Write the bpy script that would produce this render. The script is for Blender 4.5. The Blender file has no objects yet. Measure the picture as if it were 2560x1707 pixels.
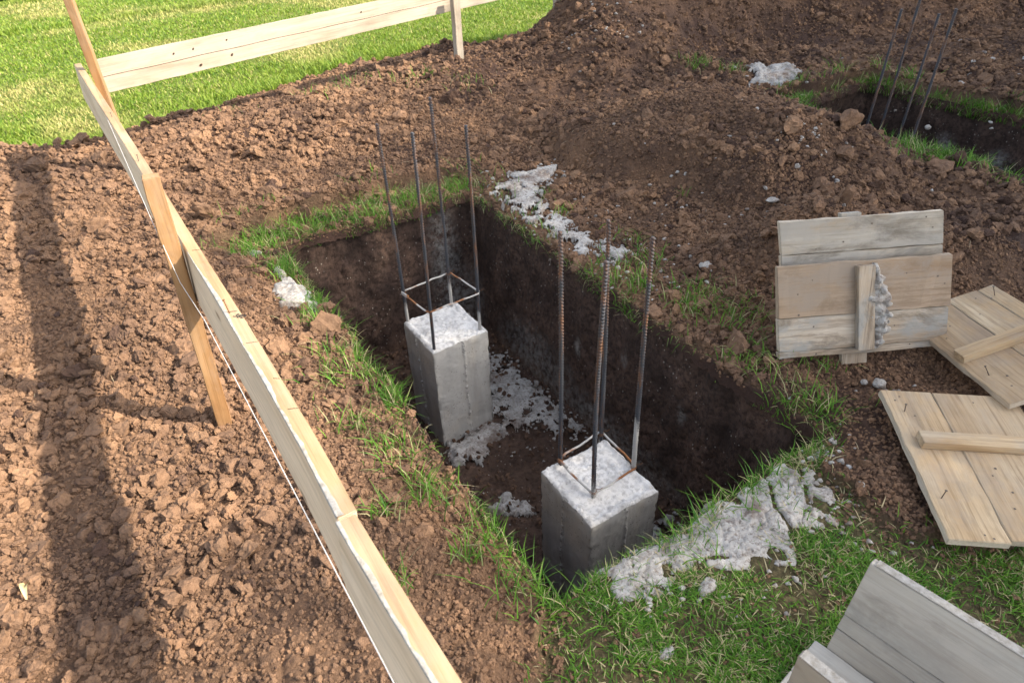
import bpy, bmesh, math, random
import numpy as np
from mathutils import Vector, Matrix
random.seed(7)
RNG = np.random.default_rng(11)
R = math.radians
SC = bpy.context.scene
COL = SC.collection

# ------------------------------------------------------------------ camera
cam_d = bpy.data.cameras.new('camera')
cam = bpy.data.objects.new('camera', cam_d)
COL.objects.link(cam)
SC.camera = cam
cam_d.sensor_width = 36.0
cam_d.lens = 23.98
cam_d.clip_start = 0.05
cam_d.clip_end = 400
cr = Vector((0.8449, -0.5339, -0.0323)).normalized()
cf = Vector((0.4167, 0.6948, -0.5862)).normalized()
cu = cr.cross(cf).normalized()
cr = cf.cross(cu).normalized()
cam.matrix_world = Matrix(((cr.x, cu.x, -cf.x, 0), (cr.y, cu.y, -cf.y, 0), (cr.z, cu.z, -cf.z, 1.65), (0, 0, 0, 1)))
cam_d.dof.use_dof = True
cam_d.dof.focus_distance = 2.6
cam_d.dof.aperture_fstop = 6.3

# ------------------------------------------------------------------ light
SUN_DIR = Vector((1.0, -0.85, 1.0)).normalized()          # from the ground to the sun
EL = math.asin(SUN_DIR.z)
world = bpy.data.worlds.new('World')
SC.world = world
world.use_nodes = True
wt = world.node_tree
bg = wt.nodes['Background']
sky = wt.nodes.new('ShaderNodeTexSky')
sky.sky_type = 'NISHITA'
sky.sun_disc = False
sky.sun_elevation = EL
sky.sun_rotation = math.atan2(SUN_DIR.x, SUN_DIR.y)
sky.air_density = 1.0
sky.dust_density = 3.0
sky.ozone_density = 1.0
hs = wt.nodes.new('ShaderNodeHueSaturation')
hs.inputs['Saturation'].default_value = 0.55        # thin high cloud
wt.links.new(sky.outputs[0], hs.inputs['Color'])
wt.links.new(hs.outputs[0], bg.inputs[0])
bg.inputs[1].default_value = 0.15
sl = bpy.data.lights.new('sun', 'SUN')
sl.energy = 3.6
sl.angle = R(0.8)
sl.color = (1.0, 0.885, 0.715)
so = bpy.data.objects.new('sun', sl)
COL.objects.link(so)
so.rotation_euler = SUN_DIR.to_track_quat('Z', 'Y').to_euler()
so.location = SUN_DIR * 30
SC.view_settings.view_transform = 'Standard'
SC.view_settings.look = 'None'
SC.view_settings.exposure = 1.66
SC.view_settings.gamma = 1.0

# ------------------------------------------------------------------ helpers
def tag(o, label=None, cat=None, group=None, kind=None):
    if label: o['label'] = label
    if cat: o['category'] = cat
    if group: o['group'] = group
    if kind: o['kind'] = kind
    return o

def empty(name, loc, label=None, cat=None, group=None):
    o = bpy.data.objects.new(name, None)
    COL.objects.link(o)
    o.location = loc
    o.empty_display_size = 0.1
    return tag(o, label, cat, group)

def link(name, me, m=None, parent=None):
    o = bpy.data.objects.new(name, me)
    COL.objects.link(o)
    if m is not None: me.materials.append(m)
    if parent is not None: o.parent = parent
    return o

def mesh_np(name, V, F, m=None, parent=None, smooth=True, attrs=None, mats=None):
    """V (n,3); F list of int arrays (each (k,3) or (k,4))"""
    me = bpy.data.meshes.new(name)
    if isinstance(F, np.ndarray): F = [F]
    F = [f for f in F if len(f)]
    tot = sum(f.size for f in F); n = sum(len(f) for f in F)
    me.vertices.add(len(V)); me.vertices.foreach_set('co', np.asarray(V, np.float32).ravel())
    me.loops.add(tot); me.loops.foreach_set('vertex_index', np.concatenate([f.ravel() for f in F]).astype(np.int32))
    me.polygons.add(n)
    ls = np.concatenate([np.full(len(f), f.shape[1]) for f in F])
    st = np.concatenate([[0], np.cumsum(ls)[:-1]])
    me.polygons.foreach_set('loop_start', st.astype(np.int32))
    me.polygons.foreach_set('loop_total', ls.astype(np.int32))
    me.polygons.foreach_set('use_smooth', np.full(n, smooth))
    for k, v in (attrs or {}).items():
        a = me.attributes.new(k, 'FLOAT', 'POINT')
        a.data.foreach_set('value', np.asarray(v, np.float32))
    me.update(calc_edges=True)
    o = link(name, me, m, parent)
    return o

def grid_faces(ny, nx, keep=None):
    i = np.arange(ny * nx).reshape(ny, nx)
    q = np.stack([i[:-1, :-1], i[:-1, 1:], i[1:, 1:], i[1:, :-1]], -1).reshape(-1, 4)
    if keep is not None: q = q[keep[q].all(1)]
    return q

def compact(V, F, attrs=None):
    used = np.unique(F)
    mp = np.full(len(V), -1); mp[used] = np.arange(len(used))
    return V[used], mp[F], {k: v[used] for k, v in (attrs or {}).items()}

def h2(ix, iy, seed):
    n = (ix.astype(np.int64) * 374761393 + iy.astype(np.int64) * 668265263 + seed * 144269504) & 0xffffffff
    n = ((n ^ (n >> 13)) * 1274126177) & 0xffffffff
    n = ((n ^ (n >> 16)) * 2246822519) & 0xffffffff
    n = n ^ (n >> 15)
    return (n & 0xffff).astype(np.float32) / 65535.0, ((n >> 16) & 0xffff).astype(np.float32) / 65535.0

def vnoise(x, y, s, seed):
    x = np.asarray(x, np.float32) / s; y = np.asarray(y, np.float32) / s
    ix = np.floor(x); iy = np.floor(y); fx = x - ix; fy = y - iy
    fx = fx * fx * (3 - 2 * fx); fy = fy * fy * (3 - 2 * fy)
    a = h2(ix, iy, seed)[0]; b = h2(ix + 1, iy, seed)[0]; c = h2(ix, iy + 1, seed)[0]; d = h2(ix + 1, iy + 1, seed)[0]
    return (a + (b - a) * fx) * (1 - fy) + (c + (d - c) * fx) * fy - 0.5

def fbm(x, y, s, seed, oct=3):
    t = 0; a = 1.0
    for k in range(oct):
        t = t + a * vnoise(x, y, s, seed + k * 17); a *= 0.5; s *= 0.5
    return t

def worley(x, y, s, seed):
    """distance to the nearest and second nearest cell point, and that cell's random"""
    x = x / s; y = y / s
    ix = np.floor(x); iy = np.floor(y)
    f1 = np.full(x.shape, 9.0, np.float32); f2 = f1.copy(); r = np.zeros(x.shape, np.float32)
    for dx in (-1, 0, 1):
        for dy in (-1, 0, 1):
            cx = ix + dx; cy = iy + dy
            a, b = h2(cx, cy, seed)
            d = (cx + a - x) ** 2 + (cy + b - y) ** 2
            cl = d < f1
            f2 = np.where(cl, f1, np.minimum(f2, d))
            f1 = np.where(cl, d, f1)
            r = np.where(cl, (a * 7.31 + b * 3.17) % 1.0, r)
    return np.sqrt(f1), np.sqrt(f2), r

def sstep(a, b, x):
    t = np.clip((x - a) / (b - a), 0, 1)
    return t * t * (3 - 2 * t)

def poly_sd(x, y, P):
    """signed distance to polygon, positive inside"""
    P = np.asarray(P, float)
    d = np.full(np.shape(x), 1e9); ins = np.zeros(np.shape(x), bool)
    n = len(P)
    for i in range(n):
        ax, ay = P[i]; bx, by = P[(i + 1) % n]
        ex, ey = bx - ax, by - ay
        t = np.clip(((x - ax) * ex + (y - ay) * ey) / (ex * ex + ey * ey + 1e-12), 0, 1)
        d = np.minimum(d, np.hypot(x - ax - t * ex, y - ay - t * ey))
        c = ((ay > y) != (by > y)) & (x < (bx - ax) * (y - ay) / (by - ay + 1e-12) + ax)
        ins ^= c
    return np.where(ins, d, -d)

# ------------------------------------------------------------------ materials
class NT:
    def __init__(s, name):
        s.m = bpy.data.materials.new(name); s.m.use_nodes = True
        s.t = s.m.node_tree; s.b = s.t.nodes['Principled BSDF']; s.out = s.t.nodes['Material Output']
        s.b.inputs['Roughness'].default_value = 0.9
        s.b.inputs['Specular IOR Level'].default_value = 0.2
    def n(s, typ, ins=None, **kw):
        nd = s.t.nodes.new(typ)
        for k, v in kw.items(): setattr(nd, k, v)
        for k, v in (ins or {}).items(): s.set(nd.inputs[k], v)
        return nd
    def set(s, sock, v):
        if isinstance(v, bpy.types.NodeSocket): s.t.links.new(v, sock)
        else: sock.default_value = v
    def coord(s, scale=(1, 1, 1), src='Object', loc=(0, 0, 0)):
        c = s.n('ShaderNodeTexCoord')
        mp = s.n('ShaderNodeMapping', {'Vector': c.outputs[src], 'Scale': scale, 'Location': loc})
        return mp.outputs[0]
    def noise(s, vec, scale, detail=4, rough=0.55, dist=0.0):
        return s.n('ShaderNodeTexNoise', {'Vector': vec, 'Scale': scale, 'Detail': detail, 'Roughness': rough, 'Distortion': dist}).outputs['Fac']
    def vor(s, vec, scale, feature='F1', out='Distance'):
        return s.n('ShaderNodeTexVoronoi', {'Vector': vec, 'Scale': scale}, feature=feature).outputs[out]
    def ramp(s, fac, stops):
        r = s.n('ShaderNodeValToRGB', {'Fac': fac}); e = r.color_ramp.elements
        while len(e) < len(stops): e.new(0.5)
        for el, (p, c) in zip(e, stops):
            el.position = p; el.color = (c if len(c) == 4 else (*c, 1)) if not isinstance(c, (int, float)) else (c, c, c, 1)
        return r.outputs[0]
    def mix(s, fac, a, b, blend='MIX'):
        nd = s.n('ShaderNodeMix', data_type='RGBA', blend_type=blend)
        s.set(nd.inputs['Factor'], fac)
        for k, v in ((6, a), (7, b)):
            s.set(nd.inputs[k], (*v, 1) if isinstance(v, tuple) and len(v) == 3 else v)
        return nd.outputs[2]
    def math(s, op, a, b=0.0, clamp=False):
        nd = s.n('ShaderNodeMath', operation=op, use_clamp=clamp)
        s.set(nd.inputs[0], a); s.set(nd.inputs[1], b)
        return nd.outputs[0]
    def attr(s, name):
        return s.n('ShaderNodeAttribute', attribute_name=name).outputs['Fac']
    def bump(s, h, strength, dist, normal=None):
        b = s.n('ShaderNodeBump', {'Height': h, 'Strength': strength, 'Distance': dist})
        if normal is not None: s.set(b.inputs['Normal'], normal)
        return b.outputs[0]
    def done(s, color=None, normal=None, rough=None):
        if color is not None: s.set(s.b.inputs['Base Color'], color if not (isinstance(color, tuple) and len(color) == 3) else (*color, 1))
        if normal is not None: s.set(s.b.inputs['Normal'], normal)
        if rough is not None: s.set(s.b.inputs['Roughness'], rough)
        return s.m

SOIL_DRY = (0.224, 0.132, 0.079)
SOIL_MID = (0.114, 0.070, 0.048)
SOIL_DARK = (0.042, 0.026, 0.020)

def soil_color(t, v):
    a = t.noise(v, 3.0, 5, 0.6)
    b = t.noise(v, 38.0, 4, 0.65)
    c = t.mix(t.ramp(a, [(0.32, 0), (0.62, 1)]), SOIL_MID, SOIL_DRY)
    c = t.mix(t.ramp(b, [(0.30, 0.55), (0.55, 0)]), c, SOIL_DARK)
    f = t.noise(v, 160.0, 3, 0.7)
    c = t.mix(t.ramp(f, [(0.55, 0), (0.80, 0.30)]), c, (0.33, 0.215, 0.135))
    return c

def mat_ground():
    t = NT('soil_and_turf')
    v = t.coord()
    c = soil_color(t, v)
    c = t.mix(t.attr('damp_shade'), c, (0.058, 0.034, 0.026))
    g = t.noise(v, 60.0, 3, 0.6)
    turf = t.ramp(g, [(0.3, (0.045, 0.038, 0.018)), (0.55, (0.110, 0.090, 0.045)), (0.75, (0.24, 0.19, 0.10))])
    lawn = t.ramp(t.noise(v, 1.3, 4, 0.6), [(0.35, (0.070, 0.125, 0.018)), (0.6, (0.16, 0.19, 0.045)), (0.75, (0.29, 0.25, 0.10))])
    turf = t.mix(t.attr('lawn'), turf, lawn)
    c = t.mix(t.attr('grassy'), c, turf)
    n = t.bump(t.noise(v, 240.0, 4, 0.75), 0.8, 0.006, t.bump(t.noise(v, 75.0, 5, 0.7), 0.8, 0.020))
    return t.done(c, n, 0.95)

def mat_clod():
    t = NT('soil_clod')
    v = t.n('ShaderNodeNewGeometry').outputs['Position']
    def ia(name): return t.n('ShaderNodeAttribute', attribute_name=name, attribute_type='INSTANCER').outputs['Fac']
    c = soil_color(t, v)
    c = t.mix(ia('damp_shade'), c, (0.050, 0.030, 0.024))
    c = t.mix(t.math('MULTIPLY', ia('dry'), 0.30), c, (0.30, 0.18, 0.102))
    n = t.bump(t.noise(v, 250.0, 4, 0.75), 0.5, 0.004, t.bump(t.noise(v, 70.0, 4, 0.65), 0.5, 0.010))
    return t.done(c, n, 0.95)

def mat_pit():
    t = NT('cut_earth')
    v = t.coord()
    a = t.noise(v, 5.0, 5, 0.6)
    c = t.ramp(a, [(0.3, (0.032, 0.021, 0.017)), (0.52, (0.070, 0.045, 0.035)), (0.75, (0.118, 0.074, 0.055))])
    c = t.mix(t.ramp(t.noise(v, 45.0, 4, 0.7), [(0.40, 0.7), (0.55, 0)]), c, (0.020, 0.014, 0.012))
    vs = t.coord((42, 42, 30))
    sp = t.math('LESS_THAN', t.vor(vs, 1.0), 0.14)
    sp = t.math('MULTIPLY', sp, t.math('GREATER_THAN', t.noise(t.coord(loc=(3, 1, 2)), 7.0, 3), 0.50))
    c = t.mix(t.math('MULTIPLY', sp, 0.65), c, (0.30, 0.27, 0.24))
    st = t.math('MULTIPLY', t.attr('stain'), t.ramp(t.noise(v, 26.0, 5, 0.75), [(0.40, 0), (0.62, 1)]))
    c = t.mix(t.math('MULTIPLY', st, 0.75), c, (0.27, 0.265, 0.25))
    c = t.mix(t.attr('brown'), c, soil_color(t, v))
    n = t.bump(t.noise(v, 120.0, 5, 0.7), 0.7, 0.006, t.bump(t.noise(t.coord((1, 1, 0.35)), 28.0, 4, 0.6), 0.6, 0.02))
    return t.done(c, n, 0.9)

def mat_concrete(name, top=False, base=(0.36, 0.345, 0.315)):
    t = NT(name)
    v = t.coord()
    a = t.noise(v, 9.0, 5, 0.65)
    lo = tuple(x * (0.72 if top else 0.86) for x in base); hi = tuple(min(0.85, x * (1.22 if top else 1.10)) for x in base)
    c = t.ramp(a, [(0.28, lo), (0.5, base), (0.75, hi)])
    if not top:
        st = t.noise(t.coord((16, 16, 1.1)), 1.0, 4, 0.6)
        c = t.mix(t.ramp(st, [(0.46, 0.0), (0.68, 0.45)]), c, (0.26, 0.245, 0.22))
        wm = t.noise(t.coord((6, 6, 2.2), loc=(4, 4, 4)), 1.0, 4, 0.6)
        c = t.mix(t.ramp(wm, [(0.52, 0.0), (0.72, 0.5)]), c, (0.46, 0.39, 0.30))
    sm = t.attr('seam')
    c = t.mix(t.math('MULTIPLY', sm, 0.8), c, t.ramp(t.noise(v, 130.0, 3, 0.7), [(0.40, (0.09, 0.085, 0.08)), (0.52, (0.52, 0.50, 0.47))]))
    pit = t.vor(v, 90.0)
    pk = t.math('MULTIPLY', t.math('LESS_THAN', pit, 0.22), t.math('GREATER_THAN', t.noise(v, 22.0, 2), 0.56))
    c = t.mix(t.math('MULTIPLY', pk, 0.35 if top else 0.7), c, (0.10, 0.095, 0.085))
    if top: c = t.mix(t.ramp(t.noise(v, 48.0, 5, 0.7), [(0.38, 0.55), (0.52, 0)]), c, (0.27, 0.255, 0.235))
    n = t.bump(t.noise(v, 170.0, 5, 0.7), 0.5 if top else 0.25, 0.003, t.bump(t.math('SUBTRACT', 1.0, pk), 0.5, 0.003))
    return t.done(c, n, 0.88)

def mat_mortar():
    t = NT('spilled_mortar')
    v = t.coord()
    c = t.ramp(t.noise(v, 14.0, 6, 0.65), [(0.25, (0.26, 0.24, 0.215)), (0.5, (0.42, 0.40, 0.37)), (0.72, (0.56, 0.54, 0.51))])
    c = t.mix(t.ramp(t.noise(v, 75.0, 4, 0.7), [(0.34, 0.8), (0.50, 0)]), c, (0.15, 0.115, 0.09))
    c = t.mix(t.ramp(t.noise(v, 5.5, 5, 0.7), [(0.50, 0), (0.64, 0.75)]), c, SOIL_MID)
    n = t.bump(t.noise(v, 210.0, 5, 0.75), 0.7, 0.005, t.bump(t.noise(v, 55.0, 4, 0.7), 0.6, 0.012))
    return t.done(c, n, 0.92)

def mat_wood(name, light, mid, dark, stain=0.4, grain=1.0, rough=0.75):
    """board along local X"""
    t = NT(name)
    info = t.n('ShaderNodeObjectInfo')
    off = t.n('ShaderNodeCombineXYZ', {'X': t.math('MULTIPLY', info.outputs['Random'], 37.0), 'Y': t.math('MULTIPLY', t.attr('plank'), 9.0), 'Z': t.math('MULTIPLY', t.attr('plank'), 5.0)})
    tc = t.n('ShaderNodeTexCoord')
    pv = t.n('ShaderNodeVectorMath', {0: tc.outputs['Object'], 1: off.outputs[0]}, operation='ADD').outputs[0]
    def mp(sc): return t.n('ShaderNodeMapping', {'Vector': pv, 'Scale': sc}).outputs[0]
    big = t.noise(mp((1.6, 9, 9)), 1.0, 5, 0.6, 0.6)
    g = t.noise(mp((2.2, 95, 95)), 1.0, 5, 0.65, 0.25)
    fine = t.noise(mp((9, 420, 420)), 1.0, 3, 0.6)
    c = t.ramp(big, [(0.28, dark), (0.48, mid), (0.70, light)])
    c = t.mix(t.ramp(g, [(0.30, 0.55 * grain), (0.52, 0.0)]), c, tuple(x * 0.55 for x in dark))
    c = t.mix(t.ramp(fine, [(0.35, 0.22 * grain), (0.6, 0)]), c, tuple(x * 0.6 for x in mid))
    kn = t.vor(mp((2.6, 9, 9)), 1.0)
    c = t.mix(t.ramp(kn, [(0.035, 0.75), (0.10, 0.0)]), c, (0.16, 0.085, 0.04))
    sm = t.noise(mp((3.2, 6, 6)), 1.0, 6, 0.75)
    c = t.mix(t.ramp(sm, [(0.46, 0.0), (0.58, stain)]), c, (0.30, 0.285, 0.255))
    bl = t.noise(t.n('ShaderNodeMapping', {'Vector': pv, 'Scale': (4.5, 11, 11), 'Location': (5, 2, 7)}).outputs[0], 1.0, 6, 0.7, 0.4)
    c = t.mix(t.ramp(bl, [(0.52, 0.0), (0.68, min(1.0, stain * 1.1))]), c, tuple(x * 0.42 for x in mid))
    c = t.mix(t.math('MULTIPLY', t.attr('tone'), 0.75), c, (0.25, 0.172, 0.112))
    n = t.bump(g, 0.35, 0.0022, t.bump(fine, 0.25, 0.0010))
    return t.done(c, n, rough)

def mat_rebar():
    t = NT('ribbed_steel')
    v = t.coord()
    r = t.ramp(t.noise(t.coord((30, 30, 5)), 1.0, 5, 0.7), [(0.49, 0), (0.64, 0.9)])
    c = t.mix(r, (0.060, 0.064, 0.075), (0.22, 0.10, 0.042))
    z = t.n('ShaderNodeSeparateXYZ', {0: v}).outputs['Z']
    k = t.math('ADD', t.math('MULTIPLY', z, -2.6), t.noise(t.coord((40, 40, 9)), 1.0, 4, 0.7))
    k = t.ramp(t.math('ADD', k, t.math('MULTIPLY', t.attr('coat'), 0.8)), [(0.52, 0), (0.66, 0.95)])
    c = t.mix(k, c, (0.36, 0.35, 0.33))
    t.b.inputs['Specular IOR Level'].default_value = 0.45
    t.set(t.b.inputs['Metallic'], t.math('MULTIPLY', t.math('SUBTRACT', 1.0, k), 0.55))
    return t.done(c, t.bump(t.noise(v, 300.0, 3), 0.3, 0.001), 0.55)

def mat_plain(name, col, rough=0.6, metal=0.0, var=0.25, sc=60.0):
    t = NT(name)
    c = t.mix(t.math('MULTIPLY', t.noise(t.coord(), sc, 4), var * 2), col, tuple(x * 0.45 for x in col))
    t.b.inputs['Metallic'].default_value = metal
    return t.done(c, None, rough)

def mat_blade(name, a, b, dry, trans=0.35):
    t = NT(name)
    c = t.mix(t.attr('tint'), a, b)
    c = t.mix(t.attr('dry'), c, dry)
    t.done(c, None, 0.55)
    t.b.inputs['Specular IOR Level'].default_value = 0.3
    tr = t.n('ShaderNodeBsdfTranslucent', {'Color': c})
    mx = t.n('ShaderNodeMixShader', {0: trans, 1: t.b.outputs[0], 2: tr.outputs[0]})
    t.t.links.new(mx.outputs[0], t.out.inputs['Surface'])
    return t.m

M_GROUND = mat_ground(); M_CLOD = mat_clod(); M_PIT = mat_pit()
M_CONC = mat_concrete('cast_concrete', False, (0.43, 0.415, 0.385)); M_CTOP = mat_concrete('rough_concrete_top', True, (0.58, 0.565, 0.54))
M_MORTAR = mat_mortar()
M_BOARD = mat_wood('bounce_lit_pine_board', (0.76, 0.63, 0.475), (0.68, 0.55, 0.40), (0.54, 0.41, 0.275), 0.12, 0.9)  # pine paled further so its side faces hold light bounced off the soil
M_SAWN = mat_wood('sawn_golden_edge', (0.45, 0.325, 0.20), (0.385, 0.265, 0.15), (0.29, 0.185, 0.095), 0.2, 1.0)
M_REAR = mat_wood('pale_dry_board', (0.41, 0.355, 0.285), (0.36, 0.305, 0.24), (0.29, 0.235, 0.17), 0.25, 0.9)
M_STAKE = mat_wood('orange_pine_stake', (0.37, 0.225, 0.11), (0.31, 0.175, 0.078), (0.23, 0.115, 0.045), 0.15, 0.9)
M_PANEL = mat_wood('weathered_form_board', (0.52, 0.45, 0.365), (0.40, 0.32, 0.235), (0.22, 0.145, 0.088), 1.0, 1.7)
M_GREY = mat_wood('cement_grey_board', (0.41, 0.39, 0.345), (0.35, 0.315, 0.26), (0.33, 0.245, 0.155), 0.85, 1.2)
M_FORM = mat_wood('smooth_grey_form_board', (0.47, 0.45, 0.40), (0.415, 0.385, 0.335), (0.35, 0.30, 0.24), 0.4, 0.6)
M_TAN = mat_wood('tan_form_board', (0.56, 0.44, 0.29), (0.47, 0.335, 0.195), (0.32, 0.20, 0.10), 0.3, 1.3)
M_EDGE = mat_wood('pale_lit_board_edge', (0.60, 0.53, 0.43), (0.52, 0.45, 0.35), (0.42, 0.34, 0.25), 0.2, 0.8)  # lighter wood at the edges, with some of the light on them painted in
M_REBAR = mat_rebar()
M_NAIL = mat_plain('nail_steel', (0.16, 0.13, 0.11), 0.5, 0.7)
M_RUST = mat_plain('rusty_wire', (0.21, 0.10, 0.05), 0.8, 0.2)
M_STRING = mat_plain('white_string', (0.58, 0.57, 0.56), 0.8, 0, 0.1, 400)
M_MARK = mat_plain('pencil_black', (0.03, 0.03, 0.03), 0.7)
M_STRAW = mat_plain('dry_straw', (0.52, 0.43, 0.28), 0.8)
M_LEAF = mat_plain('dry_leaf', (0.55, 0.46, 0.24), 0.7)
M_HOLE = mat_plain('knot_hole', (0.05, 0.03, 0.02), 0.9)
M_LAWN = mat_blade('lawn_blades', (0.085, 0.185, 0.014), (0.250, 0.320, 0.040), (0.48, 0.41, 0.17))
M_GRASS = mat_blade('pit_grass_blades', (0.040, 0.142, 0.012), (0.155, 0.310, 0.030), (0.50, 0.42, 0.25))
M_BARK = mat_plain('bark', (0.12, 0.09, 0.065), 0.95)
M_TREE = mat_blade('tree_leaves', (0.03, 0.065, 0.012), (0.07, 0.12, 0.02), (0.09, 0.12, 0.03), 0.10)
M_PAVE = mat_plain('path_slabs', (0.42, 0.40, 0.38), 0.9, 0, 0.2, 6)

# ------------------------------------------------------------------ ground
PIT = (0.635, 1.742, 0.885, 3.345)           # x0 x1 y0 y1, axes along the excavation
PIT2 = (4.50, 5.50, 0.6, 3.33)
FLOOR = -0.87
LAWN_X = [-6, -0.6, -0.33, 0.02, 0.55, 1.0, 1.36, 1.84, 2.6, 3.1, 3.55, 4.1, 4.7, 5.2, 6, 7, 8.2, 10, 14]
LAWN_Y = [6.2, 6.02, 5.80, 5.72, 5.78, 6.05, 6.22, 6.45, 6.60, 6.55, 6.40, 6.42, 6.42, 6.6, 6.9, 6.5, 6.0, 5.6, 5.0]
TURF = [(0.62, 0.97), (0.57, 0.84), (0.47, 0.70), (0.36, 0.42), (0.3, -1.5), (5, -1.5), (3.2, -0.2), (2.0, 0.22), (1.62, 0.47), (1.60, 0.62), (1.63, 0.78), (1.76, 0.86), (1.76, 0.97)]
MOUNDS = [  # x, y, height, rx, ry, turn
    (-0.5, 5.2, 0.06, 0.9, 0.7, 0), (1.2, 5.0, 0.09, 1.2, 0.6, 0), (2.9, 5.45, 0.13, 0.7, 0.6, 0), (-0.75, 3.2, 0.05, .35, 1.0, 0),
    (5.12, 5.55, 1.02, 0.95, 0.64, 0.0), (4.1, 4.80, 0.30, 0.6, 0.5, 0), (5.75, 4.75, -0.12, 0.5, 0.4, 0), (3.05, 2.85, 0.11, 0.40, 0.5, 0), (6.9, 4.95, 0.42, 1.3, 0.5, -0.25), (9.3, 4.3, 0.5, 1.8, 0.7, -0.3),
    (3.3, 3.0, 0.09, 0.5, 0.6, 0), (3.3, 2.25, 0.05, 0.35, 0.5, 0), (3.0, 1.9, 0.12, 0.45, 0.4, 0), (2.62, 1.62, 0.24, 0.34, 0.24, -0.5), (3.2, 1.3, 0.08, 0.45, 0.3, 0)]

SPILLS = [[(0.80, 0.86), (0.98, 0.88), (1.15, 0.885), (1.32, 0.89), (1.50, 0.90), (1.60, 0.87), (1.57, 0.70), (1.44, 0.63), (1.33, 0.68), (1.23, 0.62), (1.09, 0.67), (1.02, 0.74), (0.85, 0.735), (0.76, 0.78)],
          [(0.54, 3.05), (0.60, 2.90), (0.64, 2.69), (0.57, 2.62), (0.44, 2.70)],
          [(1.82, 3.22), (1.95, 3.36), (2.14, 3.42), (2.40, 3.33), (2.30, 3.12), (2.06, 3.02), (1.98, 2.82), (1.95, 2.50), (2.05, 2.23), (1.92, 2.20), (1.80, 2.35), (1.78, 2.58), (1.80, 2.86)],
          [(4.46, 3.68), (4.81, 4.02), (5.17, 4.00), (5.12, 3.70), (4.68, 3.47)]]

def pit_sd(x, y, P, amp=0.013, seed=5):
    """signed distance, positive OUTSIDE the pit"""
    cx, cy = (P[0] + P[1]) / 2, (P[2] + P[3]) / 2
    qx = np.abs(x - cx) - (P[1] - P[0]) / 2; qy = np.abs(y - cy) - (P[3] - P[2]) / 2
    d = np.hypot(np.maximum(qx, 0), np.maximum(qy, 0)) + np.minimum(np.maximum(qx, qy), 0)
    return d + amp * 2 * fbm(x, y, 0.22, seed, 3)

def zones(x, y):
    lb = np.interp(x, LAWN_X, LAWN_Y) + 0.30 * fbm(x, y, 0.55, 21, 4)
    s_lawn = sstep(-0.06, 0.06, lb - y) * sstep(-0.1, 0.1, x + 2.4)
    turf = poly_sd(x, y, TURF) + 0.10 * fbm(x, y, 0.25, 31, 3)
    s = s_lawn * (1 - sstep(-0.025, 0.035, turf))
    d1 = pit_sd(x, y, PIT); d2 = pit_sd(x, y, PIT2, 0.03, 9)
    rear = sstep(3.1, 3.45, y) * sstep(2.0, 1.7, x)
    band = 0.055 + 0.26 * rear + 0.06 * fbm(x, y, 0.3, 41, 2) - 0.03 * sstep(1.72, 1.8, x)
    strip = 1 - sstep(band - 0.03, band + 0.04, d1)
    near2 = 0.16 * sstep(4.6, 4.5, x) * sstep(2.4, 2.2, y)
    strip2 = 1 - sstep(0.06 + near2, 0.12 + near2, d2 + 0.05 * fbm(x, y, 0.3, 44, 2))
    g = np.maximum(1 - s, np.maximum(strip, strip2))
    return 1 - g, s_lawn, d1, d2, band, turf, lb

def soil_detail(x, y):
    wx = x + 0.020 * fbm(x, y, 0.07, 51, 2); wy = y + 0.020 * fbm(x, y, 0.07, 57, 2)
    t = np.zeros(x.shape, np.float32)
    rough = np.clip(0.75 + 1.6 * vnoise(x, y, 0.55, 61), 0.15, 1.4)
    for s, a, sd in ((0.13, 0.022, 1), (0.060, 0.011, 2), (0.029, 0.0075, 3)):
        f1, f2, r = worley(wx, wy, s, sd)
        k = np.clip((f2 - f1) / (0.28 + 0.25 * r), 0, 1) ** 0.6
        t = t + a * k * (0.15 + 0.85 * r ** (2.2 if s > 0.1 else 1.0)) * (rough if s > 0.04 else 1)
    # shrinkage cracks
    f1, f2, r = worley(wx * 0.9, wy, 0.085, 8)
    ck = (1 - sstep(0.0, 0.07, f2 - f1)) * sstep(0.02, 0.18, vnoise(x, y, 0.5, 66))
    t = t + 0.011 * fbm(x, y, 0.024, 68, 2) + 0.012 * np.abs(fbm(x, y, 0.07, 69, 3))
    return t - 0.012 * ck - 0.012

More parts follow.
